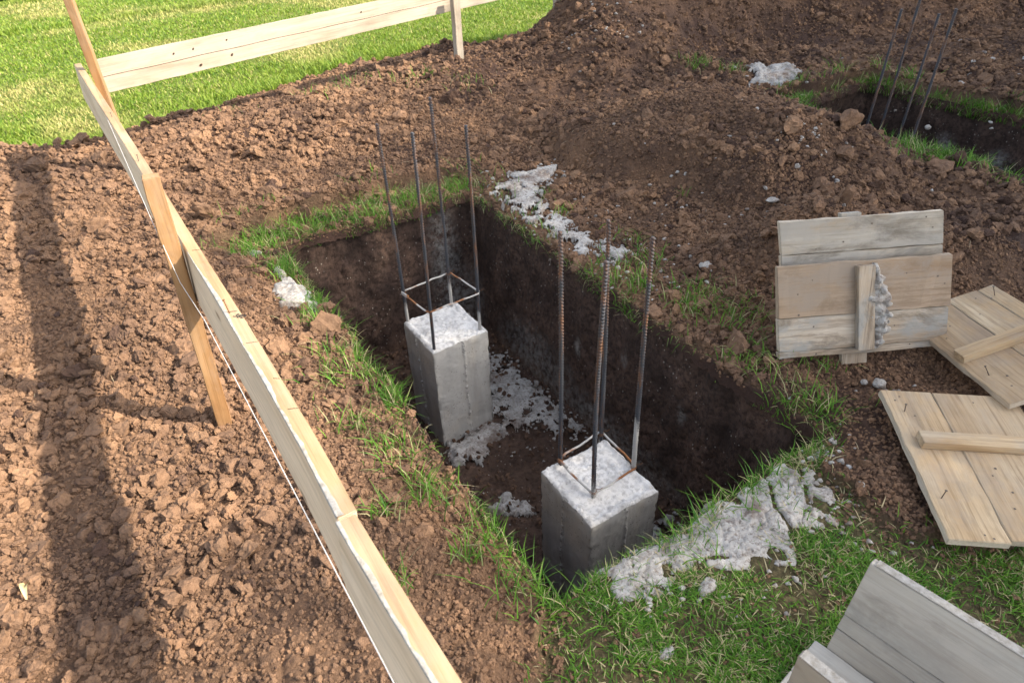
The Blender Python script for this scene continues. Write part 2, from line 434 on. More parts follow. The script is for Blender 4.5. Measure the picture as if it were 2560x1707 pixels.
def ground_z(x, y, detail=True):
    x = np.asarray(x, np.float32); y = np.asarray(y, np.float32)
    s, s_lawn, d1, d2, band, turf, lb = zones(x, y)
    t = 0.055 * sstep(0.0, 0.30, d1 - 0.05) * sstep(-0.02, 0.18, -turf)
    t = t * (1 - 0.65 * sstep(1.75, 1.9, x) * sstep(2.8, 2.3, x) * sstep(1.6, 2.1, y) * sstep(3.7, 3.3, y))
    t = t + 0.05 * fbm(x, y, 0.7, 71, 3) * sstep(0.05, 0.4, d1) * sstep(0, 0.3, -turf)
    for mx, my, mh, rx, ry, a in MOUNDS:
        ca, sa = math.cos(a), math.sin(a)
        u = ((x - mx) * ca + (y - my) * sa) / rx; v = (-(x - mx) * sa + (y - my) * ca) / ry
        t = t + mh * np.exp(-(u * u + v * v) ** 1.15) * sstep(0.02, 0.35, d2)
    t = t * (1 - 0.75 * sstep(3.7, 4.2, x) * sstep(4.6, 4.45, x) * sstep(2.75, 2.35, y))
    q = 0.25 * fbm(x, y, 0.5, 73, 3)
    t = t + 0.10 * fbm(x, y, 0.40, 74, 3) * sstep(2.5, 3.0, x) * sstep(0.05, 0.3, d2)
    t = t + 0.18 * sstep(2.52, 2.74, x + q + 0.12 * (y - 2.6)) * sstep(1.7, 2.2, y + q) * sstep(4.1, 3.4, y) * sstep(4.15, 3.45, x)
    t = t * (1 - 0.8 * sstep(-0.08, 0.02, poly_sd(x, y, [(1.98, .88), (1.6, .4), (2.2, 0.0), (2.6, .55)])))
    t = t * (1 - 0.85 * sstep(-0.10, 0.02, poly_sd(x, y, [(1.92, 1.22), (1.9, 1.0), (2.3, .75), (2.75, .72), (2.6, .98), (2.2, 1.18)])))
    edge = sstep(-0.02, 0.35, lb - y)
    soil = sstep(0.25, 0.75, s)
    z = soil * (np.maximum(t, 0.004) * (0.35 + 0.65 * edge) + 0.02) + (1 - soil) * 0.012 * fbm(x, y, 0.25, 81, 3)
    if detail:
        z = z + soil * soil_detail(x, y) * (0.55 + 0.45 * sstep(0.0, 0.1, d1)) + (1 - soil) * 0.006 * vnoise(x, y, 0.02, 83)
    else:
        z = z + soil * 0.012
    z = z - 0.034 * sstep(-0.06, 0.03, poly_sd(x, y, [(1.98, 1.16), (1.98, 1.02), (2.35, .80), (2.45, .92), (2.2, 1.10)]))
    lip = np.minimum(d1, d2)
    if detail: z = z + (1 - soil) * sstep(0.5, 0.3, lip) * sstep(0.02, -0.02, turf) * 0.8 * (soil_detail(x + 5, y) + .006)
    z = z + 0.012 * fbm(x, y, 0.03, 97, 2) * sstep(0.05, 0.0, d1) - 0.05 * sstep(0.012, -0.012, d1) - 0.06 * sstep(0.012, -0.016, d2)
    return z

def axis(parts):
    a = [np.arange(p0, p1, st) for p0, p1, st in parts]
    return np.concatenate(a).astype(np.float32)

gx = np.concatenate([axis([(-60, -6, 3.0), (-6, -2.1, 0.15), (-2.1, -1.1, 0.012), (-1.1, 2.9, 0.0056), (2.9, 6.0, 0.010), (6.0, 11.0, 0.017), (11, 14, 0.2), (14, 90, 4.0)]), [90]]).astype(np.float32)
gy = np.concatenate([axis([(-40, -1.0, 2.0), (-1.0, -0.1, 0.06), (-0.1, 3.6, 0.0056), (3.6, 7.0, 0.0105), (7.0, 14, 0.06), (14, 120, 4.0)]), [120]]).astype(np.float32)
X, Y = np.meshgrid(gx, gy)
xs, ys = X.ravel(), Y.ravel()
Zg = np.empty(xs.shape, np.float32); gr = Zg.copy(); lw = Zg.copy(); dm = Zg.copy(); dd = Zg.copy()
CH = 200000
for i in range(0, len(xs), CH):
    x, y = xs[i:i + CH], ys[i:i + CH]
    Zg[i:i + CH] = ground_z(x, y)
    s, s_lawn, d1, d2, band, turf, lb = zones(x, y)
    rim = sstep(0.012, 0.03, np.minimum(d1, d2)) * np.where(turf > -0.02, 1.0, 0.30 + 0.5 * fbm(x, y, 0.1, 95, 3))
    gr[i:i + CH] = np.where(s_lawn > 0.6, np.clip((1 - s) * rim, 0, 1), 1 - s)
    lw[i:i + CH] = 1 - s_lawn
    dd[i:i + CH] = np.minimum(d1, d2)
    k = sstep(0.14, 0.34, fbm(x, y, 0.42, 91, 4)) * 0.8 * (0.35 + 0.65 * sstep(0.2, 1.0, x)) + 0.16 * sstep(2.8, 4.5, y) + 0.50 * sstep(1.8, 3.6, x + 0.5 * fbm(x, y, 0.8, 92, 3)) * (0.6 + 0.8 * vnoise(x, y, .25, 93))  # damp patches, plus painted shade darkening the rear and right-hand soil
    dm[i:i + CH] = np.maximum(np.clip(k, 0, 0.9), sstep(0.022, 0.004, np.minimum(d1, d2) + 0.02 * fbm(x, y, .05, 96, 2)))
F = grid_faces(len(gy), len(gx), dd > -0.014)
V, F, AT = compact(np.stack([xs, ys, Zg], 1), F, {'grassy': gr, 'lawn': lw, 'damp_shade': dm})
tag(mesh_np('ground', V, F, M_GROUND, attrs=AT), kind='structure')

# ------------------------------------------------------------------ excavations
def pit_mesh(name, P, floor, res, stains, sdamp=0.013, sdseed=5):
    x0, x1, y0, y1 = P
    vs, fs, br, sn = [], [], [], []
    off = 0
    nz = int((-floor) / res) + 1
    for (ax, ay, bx, by, nxx, nyy) in ((x0, y0, x0, y1, -1, 0), (x0, y1, x1, y1, 0, 1), (x1, y1, x1, y0, 1, 0), (x1, y0, x0, y0, 0, -1)):
        L = math.hypot(bx - ax, by - ay); n = int(L / res) + 1
        t = np.linspace(-0.05 / L, 1 + 0.05 / L, n); z = np.linspace(0.0, floor - 0.02, nz)
        T, Zz = np.meshgrid(t, z)
        px = ax + (bx - ax) * T; py = ay + (by - ay) * T
        u = T * L + 10 * (nxx + 2 * nyy)
        f1, f2, r = worley((u + 0.02 * fbm(u, Zz, .06, 3, 2)).astype(np.float32).ravel(), (Zz * 0.6).astype(np.float32).ravel(), 0.06, 5)
        lump = (np.clip(0.5 - f1, 0, 1) * r).reshape(T.shape)
        ck = ((1 - sstep(0, .05, f2 - f1)) * 0.008).reshape(T.shape) * (fbm(u, Zz, .5, 12, 2) > 0.05)
        d = 0.028 * fbm(u, Zz, 0.30, 6, 4) + 0.035 * np.abs(((u + 0.03 * vnoise(u, Zz, .2, 9)) / 0.17) % 1 - 0.5) * sstep(-0.75, -0.2, Zz) - 0.024 * lump + ck - 0.07 * (Zz / floor) ** 2
        d = d * (0.25 + 0.75 * sstep(0.0, -0.06, Zz))
        d = d - sdamp * 2 * fbm(px, py, 0.22, sdseed, 3) * (1 - 0.6 * Zz / floor) + 0.004
        px = px + nxx * d; py = py + nyy * d
        V = np.stack([px.ravel(), py.ravel(), Zz.ravel()], 1)
        F = grid_faces(nz, n) + off
        if True: F = F[:, ::-1]
        s = np.zeros(V.shape[0])
        for (sx, sy, sz, rr, rz) in stains:
            s = np.maximum(s, np.clip(1.3 - np.sqrt(((V[:, 0] - sx) ** 2 + (V[:, 1] - sy) ** 2) / rr ** 2 + ((V[:, 2] - sz) / rz) ** 2), 0, 1))
        b = sstep(floor + 0.16, floor + 0.0, V[:, 2] + 0.08 * fbm(u.ravel(), V[:, 2], .2, 7, 2)) * 0.35
        vs.append(V); fs.append(F); br.append(b); sn.append(s); off += len(V)
    nx = int((x1 - x0) / res) + 1; ny = int((y1 - y0) / res) + 1
    Xf, Yf = np.meshgrid(np.linspace(x0 - .04, x1 + .04, nx), np.linspace(y0 - .04, y1 + .04, ny))
    xf = Xf.ravel().astype(np.float32); yf = Yf.ravel().astype(np.float32)
    e = np.minimum(np.minimum(xf - x0, x1 - xf), np.minimum(yf - y0, y1 - yf))
    zf = floor + 0.05 * fbm(xf, yf, 0.4, 15, 3) + soil_detail(xf * 1.1 + 3, yf) * 0.8 + 0.07 * sstep(0.16, -0.04, e)
    vs.append(np.stack([xf, yf, zf], 1)); fs.append(grid_faces(ny, nx) + off); br.append(np.full(len(xf), 0.22) * sstep(0.0, 0.12, e)); sn.append(np.zeros(len(xf)))
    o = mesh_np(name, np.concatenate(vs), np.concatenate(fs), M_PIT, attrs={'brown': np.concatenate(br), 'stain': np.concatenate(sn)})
    return tag(o, kind='structure')

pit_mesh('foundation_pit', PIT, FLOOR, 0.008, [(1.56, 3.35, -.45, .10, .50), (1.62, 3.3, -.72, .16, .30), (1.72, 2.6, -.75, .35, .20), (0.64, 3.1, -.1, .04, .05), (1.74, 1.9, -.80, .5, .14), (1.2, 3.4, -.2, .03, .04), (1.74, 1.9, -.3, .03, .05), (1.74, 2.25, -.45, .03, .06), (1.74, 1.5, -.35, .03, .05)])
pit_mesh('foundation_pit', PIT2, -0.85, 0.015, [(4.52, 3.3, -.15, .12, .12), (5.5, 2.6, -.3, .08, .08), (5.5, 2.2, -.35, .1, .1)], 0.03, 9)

# ------------------------------------------------------------------ loose soil clods (nobody could count them)
def clod_protos(sub, n, seed):
    out = []
    rg = np.random.default_rng(seed)
    bm = bmesh.new(); bmesh.ops.create_icosphere(bm, subdivisions=sub, radius=1.0)
    bm.verts.ensure_lookup_table()
    V0 = np.array([v.co[:] for v in bm.verts]); F0 = np.array([[v.index for v in f.verts] for f in bm.faces]); bm.free()
    for k in range(n):
        V = V0.copy()
        for j in range(9):
            d = rg.normal(size=3); d /= np.linalg.norm(d); h = rg.uniform(0.38, 0.85)
            s = V @ d; V = V - np.clip(s - h, 0, None)[:, None] * d * 0.92
        V = V * (1 + rg.normal(0, 0.10, (len(V), 1)))
        V = V * np.array([1, rg.uniform(.65, 1), rg.uniform(.5, .85)])
        out.append(V)
    return out, F0

def scatter(n, rmin, rmax, power, region, seed, sink=0.0):
    rg = np.random.default_rng(seed)
    px, py = region(rg, n)
    vis = poly_sd(px, py, [(-2.1, 0.8), (-0.9, 0.2), (0.2, -0.1), (1.5, -0.4), (11, 3.7), (11, 7), (-2.1, 7)]) > 0
    px, py = px[vis], py[vis]
    s, s_lawn, d1, d2, band, turf, lb = zones(px.astype(np.float32), py.astype(np.float32))
    pk = np.clip(0.72 + 0.9 * vnoise(px, py, 0.5, 61) + 0.9 * vnoise(px, py, 0.13, 62), 0.15, 1)
    if sink >= 1: pk = np.clip(0.42 + 1.5 * vnoise(px, py, 0.6, 161) + 1.3 * vnoise(px, py, 0.22, 162), 0.10, 1)
    keep = (s > np.where(rg.random(len(px)) < 0.42, -1, np.where(rg.random(len(px)) < .5, .3, .6))) & (s_lawn > .6) & ((turf < 0.10) | (rg.random(len(px)) < .15)) & (d1 > 0.0) & (d2 > 0.02) & (rg.random(len(px)) < pk)
    for sp_ in SPILLS: keep &= (poly_sd(px, py, sp_) < 0.0) | (rg.random(len(px)) < 0.06)
    px, py = px[keep], py[keep]; n = len(px)
    r = rmin * (rmax / rmin) ** (rg.random(n) ** power)
    z = ground_z(px, py) + r * rg.uniform(-0.35 + 0.25 * sink, 0.30 + 0.25 * sink, n)
    damp_shade = np.where(rg.random(n) < 0.07 + 0.22 * sstep(1.8, 3.4, px + .6 * fbm(px, py, .7, 92, 2)), rg.uniform(.3, .9, n), 0.0)
    dry = rg.random(n) ** 2 * np.where(damp_shade > 0, 0, 1)
    rot = rg.normal(size=(n, 3)) * np.array([.5, .5, 3])
    return np.stack([px, py, z], 1), r, damp_shade, dry, rot

def reg_near(rg, n):
    return rg.uniform(-2.0, 3.3, n), rg.uniform(0.0, 4.4, n)
def reg_far(rg, n):
    return rg.uniform(-2.0, 10.5, n), rg.uniform(1.2, 6.9, n)
PTS = [scatter(*a) for a in ((330000, 0.0035, 0.0105, 1.15, reg_near, 1, .8), (40000, 0.007, 0.014, 1.7, reg_near, 2, 1), (1900, 0.014, 0.042, 2.4, reg_near, 5, 1), (120000, 0.008, 0.019, 1.3, reg_far, 3, .6), (46000, 0.017, 0.040, 1.7, reg_far, 4, 1), (1400, 0.035, 0.085, 2.0, reg_far, 6, 1))]
P = np.concatenate([p[0] for p in PTS]); rad = np.concatenate([p[1] for p in PTS]); damp_shade = np.concatenate([p[2] for p in PTS]); dry = np.concatenate([p[3] for p in PTS]); rot = np.concatenate([p[4] for p in PTS])
NP = 16
pv, pf = clod_protos(3, NP, 3)
k = len(pv[0]); pv = np.array(pv).reshape(-1, 3)
pf = (pf[None] + (np.arange(NP) * k)[:, None, None]).reshape(-1, 3)
npt = len(P); npv = len(pv)
zz_ = np.zeros(npv)
# crumbs lying on the pit floor, thicker along the foot of the walls
nf = 9000
fx = RNG.uniform(PIT[0], PIT[1], nf); fy = RNG.uniform(PIT[2], PIT[3], nf)
fe = np.minimum(np.minimum(fx - PIT[0], PIT[1] - fx), np.minimum(fy - PIT[2], PIT[3] - fy))
fk = RNG.random(nf) < 0.25 + 0.75 * np.exp(-fe / 0.09)
fx, fy, fe = fx[fk], fy[fk], fe[fk]; nf = len(fx)
fr_ = 0.004 * 5.0 ** (RNG.random(nf) ** 1.6)
P = np.concatenate([P, np.stack([fx, fy, FLOOR + 0.025 + 0.05 * np.exp(-fe / .05) + fr_ * .3], 1)]); rad = np.concatenate([rad, fr_])
damp_shade = np.concatenate([damp_shade, RNG.uniform(.2, .95, nf)]); dry = np.concatenate([dry, np.zeros(nf)]); rot = np.concatenate([rot, RNG.normal(size=(nf, 3))]); npt = len(P)
co = mesh_np('soil_clods', np.concatenate([pv, P]), pf, M_CLOD, smooth=False, attrs={
    'proto': np.concatenate([np.repeat(np.arange(NP), k), np.full(npt, -1)]), 'rad': np.concatenate([zz_, rad]), 'damp_shade': np.concatenate([zz_, damp_shade]), 'dry': np.concatenate([zz_, dry])})
ra = co.data.attributes.new('rot', 'FLOAT_VECTOR', 'POINT')
ra.data.foreach_set('vector', np.concatenate([np.zeros((npv, 3)), rot]).astype(np.float32).ravel())
tag(co, 'loose crumbs and clods of dug brown soil', 'soil', kind='stuff')
ng = bpy.data.node_groups.new('strew_clods', 'GeometryNodeTree')
ng.interface.new_socket('Geometry', in_out='INPUT', socket_type='NodeSocketGeometry')
ng.interface.new_socket('Geometry', in_out='OUTPUT', socket_type='NodeSocketGeometry')
gi = ng.nodes.new('NodeGroupInput'); go = ng.nodes.new('NodeGroupOutput')
def gattr(name, typ='FLOAT'):
    nd = ng.nodes.new('GeometryNodeInputNamedAttribute'); nd.data_type = typ; nd.inputs['Name'].default_value = name
    return nd.outputs['Attribute']
cmp_ = ng.nodes.new('FunctionNodeCompare'); cmp_.data_type = 'FLOAT'; cmp_.operation = 'GREATER_THAN'
ng.links.new(gattr('proto'), cmp_.inputs[0]); cmp_.inputs[1].default_value = -0.5
sep = ng.nodes.new('GeometryNodeSeparateGeometry'); sep.domain = 'POINT'
ng.links.new(gi.outputs[0], sep.inputs['Geometry']); ng.links.new(cmp_.outputs[0], sep.inputs['Selection'])
spl = ng.nodes.new('GeometryNodeSplitToInstances'); spl.domain = 'POINT'
ng.links.new(sep.outputs['Selection'], spl.inputs['Geometry']); ng.links.new(gattr('proto'), spl.inputs['Group ID'])
iop = ng.nodes.new('GeometryNodeInstanceOnPoints')
ng.links.new(sep.outputs['Inverted'], iop.inputs['Points']); ng.links.new(spl.outputs['Instances'], iop.inputs['Instance'])
iop.inputs['Pick Instance'].default_value = True
e2r = ng.nodes.new('FunctionNodeEulerToRotation')
ng.links.new(gattr('rot', 'FLOAT_VECTOR'), e2r.inputs[0])
ng.links.new(e2r.outputs[0], iop.inputs['Rotation']); ng.links.new(gattr('rad'), iop.inputs['Scale'])
ng.links.new(iop.outputs[0], go.inputs[0])
co.modifiers.new('strew', 'NODES').node_group = ng

# ------------------------------------------------------------------ grass
def blades(name, px, py, pz, h, w, lean, m, label, dry=None, heading=None, rg=RNG, drop=0.0):
    n = len(px)
    a = rg.uniform(0, 2 * np.pi, n) if heading is None else heading
    f = a + rg.normal(0, 0.5, n) + np.pi / 2
    ux, uy = np.cos(f), np.sin(f); lx, ly = np.cos(a), np.sin(a)
    B = np.stack([px, py, pz], 1)
    U = np.stack([ux, uy, np.zeros(n)], 1) * (w * 0.5)[:, None]
    def pt(t, k):
        return B + np.stack([lx * lean * h * t ** 1.7, ly * lean * h * t ** 1.7, h * t * (1 - 0.25 * lean * t) - drop * h * t ** 2.2], 1)
    p0, p1, p2, p3 = B, pt(0.38, 1), pt(0.72, 1), pt(1.0, 1)
    V = np.stack([p0 - U, p0 + U, p1 - U * .95, p1 + U * .95, p2 - U * .62, p2 + U * .62, p3], 1).reshape(-1, 3)
    i = (np.arange(n) * 7)[:, None]
    q = np.concatenate([i + np.array([[0, 1, 3, 2]]), i + np.array([[2, 3, 5, 4]])])
    tr = i + np.array([[4, 5, 6]])
    tint = np.repeat(np.clip(rg.normal(0.5, 0.28, n), 0, 1), 7)
    d = np.repeat(np.zeros(n) if dry is None else dry, 7)
    o = mesh_np(name, V, [q, tr], m, attrs={'tint': tint, 'dry': d})
    return tag(o, label, 'grass', kind='stuff')

# lawn beyond the diggings
n = 300000
rr = 4.6 + 14.5 * RNG.random(n) ** 1.5
an = R(90) - (R(-10) + R(62) * RNG.random(n))
px = rr * np.cos(an); py = rr * np.sin(an)
s, s_lawn, d1, d2, band, turf, lb = zones(px.astype(np.float32), py.astype(np.float32))
k = (s_lawn < 0.6) & (py < 14.1) & (py > 4.5)
px, py = px[k], py[k]; s_l = s_lawn[k]; near = lb[k] - py
n = len(px)
patch = fbm(px, py, 1.1, 101, 4)
dry = np.clip(sstep(0.0, 0.40, patch) * RNG.uniform(0.2, 1.0, n) + (RNG.random(n) < 0.08) * 0.8, 0, 1)
edge = sstep(-0.75, -0.02, near)
dry = dry * (1 - 0.92 * edge)
h = (0.022 + 0.022 * RNG.random(n) + 0.075 * edge * RNG.random(n) ** 0.7) * (1 + 0.5 * vnoise(px, py, 0.35, 103))
rut = np.exp(-((py - (10.9 + 0.10 * px + 0.25 * fbm(px, py, 1.5, 107, 2))) / 0.16) ** 2) * (px < 4) + np.exp(-((py - 13.4) / 0.15) ** 2)
h = h * (1 + 1.3 * rut); dry = dry * (1 - rut * 0.9).clip(0, 1)
w = 0.0035 + 0.0009 * np.hypot(px, py) * 0.8
blades('lawn_grass', px, py, ground_z(px, py, False) - 0.004, h, w, RNG.uniform(0.2, 1.1, n), M_LAWN, 'bright sunlit lawn grass beyond the dug soil', dry)

# turf in front of the pit and along its rims
n = 150000
px = RNG.uniform(0.25, 2.3, n); py = RNG.uniform(-0.15, 1.05, n)
td = poly_sd(px, py, TURF) + 0.10 * fbm(px, py, 0.25, 31, 3)
d1 = pit_sd(px.astype(np.float32), py.astype(np.float32), PIT)
dens = sstep(-0.03, 0.06, td) * (0.12 + 0.88 * sstep(-0.30, 0.10, fbm(px, py, 0.13, 111, 3)))
MP = poly_sd(px, py, [(0.80, 0.86), (1.15, 0.885), (1.50, 0.90), (1.60, 0.87), (1.57, 0.70), (1.44, 0.63), (1.33, 0.68), (1.23, 0.62), (1.09, 0.67), (1.02, 0.74), (0.85, 0.735), (0.76, 0.78)]) + 0.05 * fbm(px, py, .09, 3, 3)
dens = dens * (1 - 0.88 * sstep(-0.01, 0.015, MP))
k = (RNG.random(n) < dens) & (d1 > -0.012)
px, py = px[k], py[k]; td = td[k]
A = [(px, py)]
H = [0.010 + 0.028 * RNG.random(len(px)) ** 1.5]; NT_ = len(px)
DRY = [np.clip((RNG.random(len(px)) < 0.20 + 0.40 * sstep(0.0, 0.3, fbm(px, py, 0.2, 113, 3))) * RNG.uniform(0.75, 1, len(px)), 0, 1)]
# rims
n = 120000
px = RNG.uniform(0.25, 2.25, n); py = RNG.uniform(0.7, 4.1, n)
s, s_lawn, d1, d2, band, turf, lb = zones(px.astype(np.float32), py.astype(np.float32))
clump = fbm(px, py, 0.15, 121, 3)
left = (px < 0.66) & (py < 3.3); rear = py > 3.25; right = (px > 1.70) & (py < 3.25)
p = np.exp(-np.clip(d1 - band * 0.6, 0, 9) / np.where(left, 0.045, 0.06)) * sstep(-0.22, 0.12, clump + 0.05)
p = p * np.where(left, 0.62, np.where(rear, 0.68, 0.42)) * np.where(right & (py > 2.25) & (py < 3.1), 0.35, 1) * np.where(right & (py < 2.0), 1.3, 1)
k = (RNG.random(n) < p) & (d1 > -0.014) & (d1 < 0.5)
px, py = px[k], py[k]
A.append((px, py)); H.append(0.022 + 0.078 * RNG.random(len(px)) ** 1.5)
DRY.append(np.clip((RNG.random(len(px)) < 0.16) * RNG.uniform(.4, 1, len(px)), 0, 1))
# second pit's rim
n = 90000
px = RNG.uniform(4.0, 6.0, n); py = RNG.uniform(0.9, 3.9, n)
d2 = pit_sd(px.astype(np.float32), py.astype(np.float32), PIT2, 0.03, 9)
p = np.exp(-np.clip(d2 - 0.03, 0, 9) / np.where((px < 4.6) & (py < 2.4), 0.13, 0.05)) * sstep(-0.15, 0.15, fbm(px, py, 0.22, 131, 3)) * np.where((px > 5.3) | (py > 3.2), .8, np.where((px < 4.7) & (py > 2.35) & (py < 2.9), 0.05, .9))
k = (RNG.random(n) < p) & (d2 > -0.02)
px, py = px[k], py[k]
A.append((px, py)); H.append(0.03 + 0.09 * RNG.random(len(px)) ** 1.3)
DRY.append(np.clip((RNG.random(len(px)) < 0.15) * RNG.uniform(.4, 1, len(px)), 0, 1))
# tufts struggling through the soil
TUFTS = [(0.52, 3.36, .13, 260), (0.60, 3.05, .10, 300), (0.55, 2.55, .06, 60), (0.46, 2.1, .07, 60), (0.42, 1.78, .07, 70), (0.50, 1.62, .09, 120), (0.52, 1.38, .09, 130), (0.50, 1.1, .05, 60), (0.34, 1.35, .05, 45), (0.28, 1.1, .05, 40), (0.62, 1.9, .06, 160), (0.6, 2.25, .06, 120),
         (2.0, 2.1, .10, 90), (2.1, 2.3, .05, 30), (1.95, 1.7, .12, 200), (2.0, 1.5, .10, 120), (1.86, 1.95, .05, 60), (2.05, 1.15, .09, 60), (1.86, 1.25, .08, 80), (1.82, 0.95, .05, 60), (2.0, 2.75, .05, 30), (2.6, 2.45, .03, 8), (2.05, 3.0, .04, 20),
         (4.4, 4.2, .12, 110), (4.55, 3.95, .1, 60), (1.9, 5.6, .2, 40), (2.3, 5.2, .15, 40), (2.6, 4.9, .15, 30), (4.6, 3.1, .10, 200), (4.75, 3.35, .08, 160), (1.6, 5.4, .2, 40), (0.9, 5.3, .2, 12), (4.55, 2.1, .1, 120)]
for tx, ty, tr_, tn in TUFTS:
    qx = tx + RNG.normal(0, tr_ * .6, tn); qy = ty + RNG.normal(0, tr_ * .6, tn)
    ok = (pit_sd(qx.astype(np.float32), qy.astype(np.float32), PIT) > -0.01) & (pit_sd(qx.astype(np.float32), qy.astype(np.float32), PIT2, .03, 9) > -0.02)
    qx, qy = qx[ok], qy[ok]
    A.append((qx, qy)); H.append((0.03 + 0.055 * RNG.random(len(qx))) * (1.3 if ty > 3.5 else 1)); DRY.append((RNG.random(len(qx)) < 0.2) * RNG.uniform(.3, 1, len(qx)))
px = np.concatenate([a[0] for a in A]); py = np.concatenate([a[1] for a in A]); h = np.concatenate(H); dry = np.concatenate(DRY)
n = len(px)
blades('pit_edge_grass', px, py, ground_z(px, py, False) - 0.006, h, RNG.uniform(0.0022, 0.0046, n) * (1 + 0.25 * (np.hypot(px, py) > 4)), np.where(h > .035, RNG.uniform(0.25, 1.3, n), RNG.uniform(.4, 1.8, n)), M_GRASS, 'green and straw coloured grass round the pit edges', dry)

# thatch and roots hanging over the cut edges
HP, HH, HD = [], [], []
for (P_, am, sd_, cnt) in ((PIT, .013, 5, 3000), (PIT2, .03, 9, 1500)):
    for (ax, ay, bx, by, hd) in ((P_[0], P_[2], P_[0], P_[3], 0), (P_[0], P_[3], P_[1], P_[3], -90), (P_[1], P_[3], P_[1], P_[2], 180), (P_[1], P_[2], P_[0], P_[2], 90)):
        n = int(cnt * math.hypot(bx - ax, by - ay) / 6.7)
        t = RNG.random(n); qx = ax + (bx - ax) * t; qy = ay + (by - ay) * t
        d = pit_sd(qx.astype(np.float32), qy.astype(np.float32), P_, am, sd_)
        o_ = d - RNG.uniform(-.004, .022, n)           # move on to the ragged rim
        a = R(hd); qx = qx + math.cos(a) * o_; qy = qy + math.sin(a) * o_
        k = RNG.random(n) < sstep(-0.20, 0.22, fbm(qx, qy, 0.14, 141, 3))
        HP.append(np.stack([qx[k], qy[k]], 1)); HH.append(np.full(k.sum(), a) + RNG.normal(0, 1.2, k.sum())); HD.append(RNG.uniform(.0, 1, k.sum()))
hp = np.concatenate(HP); n = len(hp)
blades('edge_thatch', hp[:, 0], hp[:, 1], ground_z(hp[:, 0], hp[:, 1], False) + 0.002, RNG.uniform(.015, .055, n), RNG.uniform(.0016, .003, n), RNG.uniform(.5, 1.3, n), M_GRASS,
       'limp grass and dry roots hanging over the cut pit edges', np.where(RNG.random(n) < .55, np.concatenate(HD), 0), np.concatenate(HH), drop=RNG.uniform(-.2, 1.7, n))

# straw and dry roots
n = 260
px = np.concatenate([RNG.uniform(-.7, 3.4, 130), RNG.uniform(2, 6.5, 130)]); py = np.concatenate([RNG.uniform(.2, 4.5, 130), RNG.uniform(2.5, 5.5, 130)])
ok = (pit_sd(px.astype(np.float32), py.astype(np.float32), PIT) > 0.02) & (pit_sd(px.astype(np.float32), py.astype(np.float32), PIT2, .03, 9) > 0.02)
px, py = px[ok], py[ok]; n = len(px)
blades('dry_straw', px, py, ground_z(px, py) + 0.004, RNG.uniform(.012, .03, n), RNG.uniform(.0012, .0022, n), RNG.uniform(1.5, 4.5, n), M_STRAW, 'scattered dry straw and root ends on the soil', None)['category'] = 'straw'

# ------------------------------------------------------------------ mortar
def mortar_patch(name, P, hgt, res, label, cracks=(), seed=1, floor=None, frag=0.0, cat='mortar spill', holes=0.10, cells=0.0):
    P = np.array(P)
    x0, y0 = P.min(0) - .06; x1, y1 = P.max(0) + .06
    ax = np.arange(x0, x1, res); ay = np.arange(y0, y1, res)
    X, Y = np.meshgrid(ax, ay); x = X.ravel().astype(np.float32); y = Y.ravel().astype(np.float32)
    sd = poly_sd(x, y, P) + 0.07 * fbm(x, y, 0.09, seed, 5) - frag * np.clip(fbm(x, y, 0.07, seed + 9, 4) + 0.10, 0, 1)
    sd = sd - holes * np.clip(fbm(x, y, 0.05, seed + 31, 4) + 0.02, 0, 1)
    base = ground_z(x, y, False) + 0.004 if floor is None else np.full(x.shape, floor, np.float32)
    wx = x + .012 * fbm(x, y, .03, seed, 2); wy = y + .012 * fbm(x, y, .03, seed + 2, 2)
    f1, f2, r = worley(wx, wy, 0.028, seed); g1, g2, rb = worley(wx, wy, 0.075, seed + 3)
    lump = np.clip((f2 - f1) / .5, 0, 1) ** .6 * 0.006 * r + np.clip((g2 - g1) / .25, 0, 1) ** .6 * 0.005 * rb
    e1, e2, _ = worley(x, y, 0.015, seed + 5)
    lump = lump + np.clip(e2 - e1, 0, .5) * 0.006 - 0.006
    hh = hgt * (0.35 * sstep(-0.004, 0.012, sd) + 0.65 * sstep(0.0, 0.11, sd)) + lump * sstep(-.01, .03, sd)
    if cells:
        k1, k2, kr = worley(wx + .02 * fbm(x, y, .05, 4, 2), wy, 0.13, seed + 40)
        hh = hh - 0.010 * cells * (1 - sstep(0.01, 0.07, k2 - k1)) * (fbm(x, y, .25, seed + 41, 2) > -0.12) + 0.006 * (kr - .5)
    for c in cracks:
        d = np.full(x.shape, 9.0)
        for (a, b), (c2, e) in zip(c[:-1], c[1:]):
            t = np.clip(((x - a) * (c2 - a) + (y - b) * (e - b)) / ((c2 - a) ** 2 + (e - b) ** 2), 0, 1)
            d = np.minimum(d, np.hypot(x - a - t * (c2 - a), y - b - t * (e - b)))
        hh = hh - (hgt + .01) * (1 - sstep(0.002, 0.008, d + 0.006 * vnoise(x, y, .02, 3)))
    z = base + hh - 0.03 * (1 - sstep(-0.03, 0.0, sd))
    V, F, _ = compact(np.stack([x, y, z], 1), grid_faces(len(ay), len(ax), sd > -0.03))
    o = mesh_np(name, V, F, M_MORTAR)
    return tag(o, label, cat)

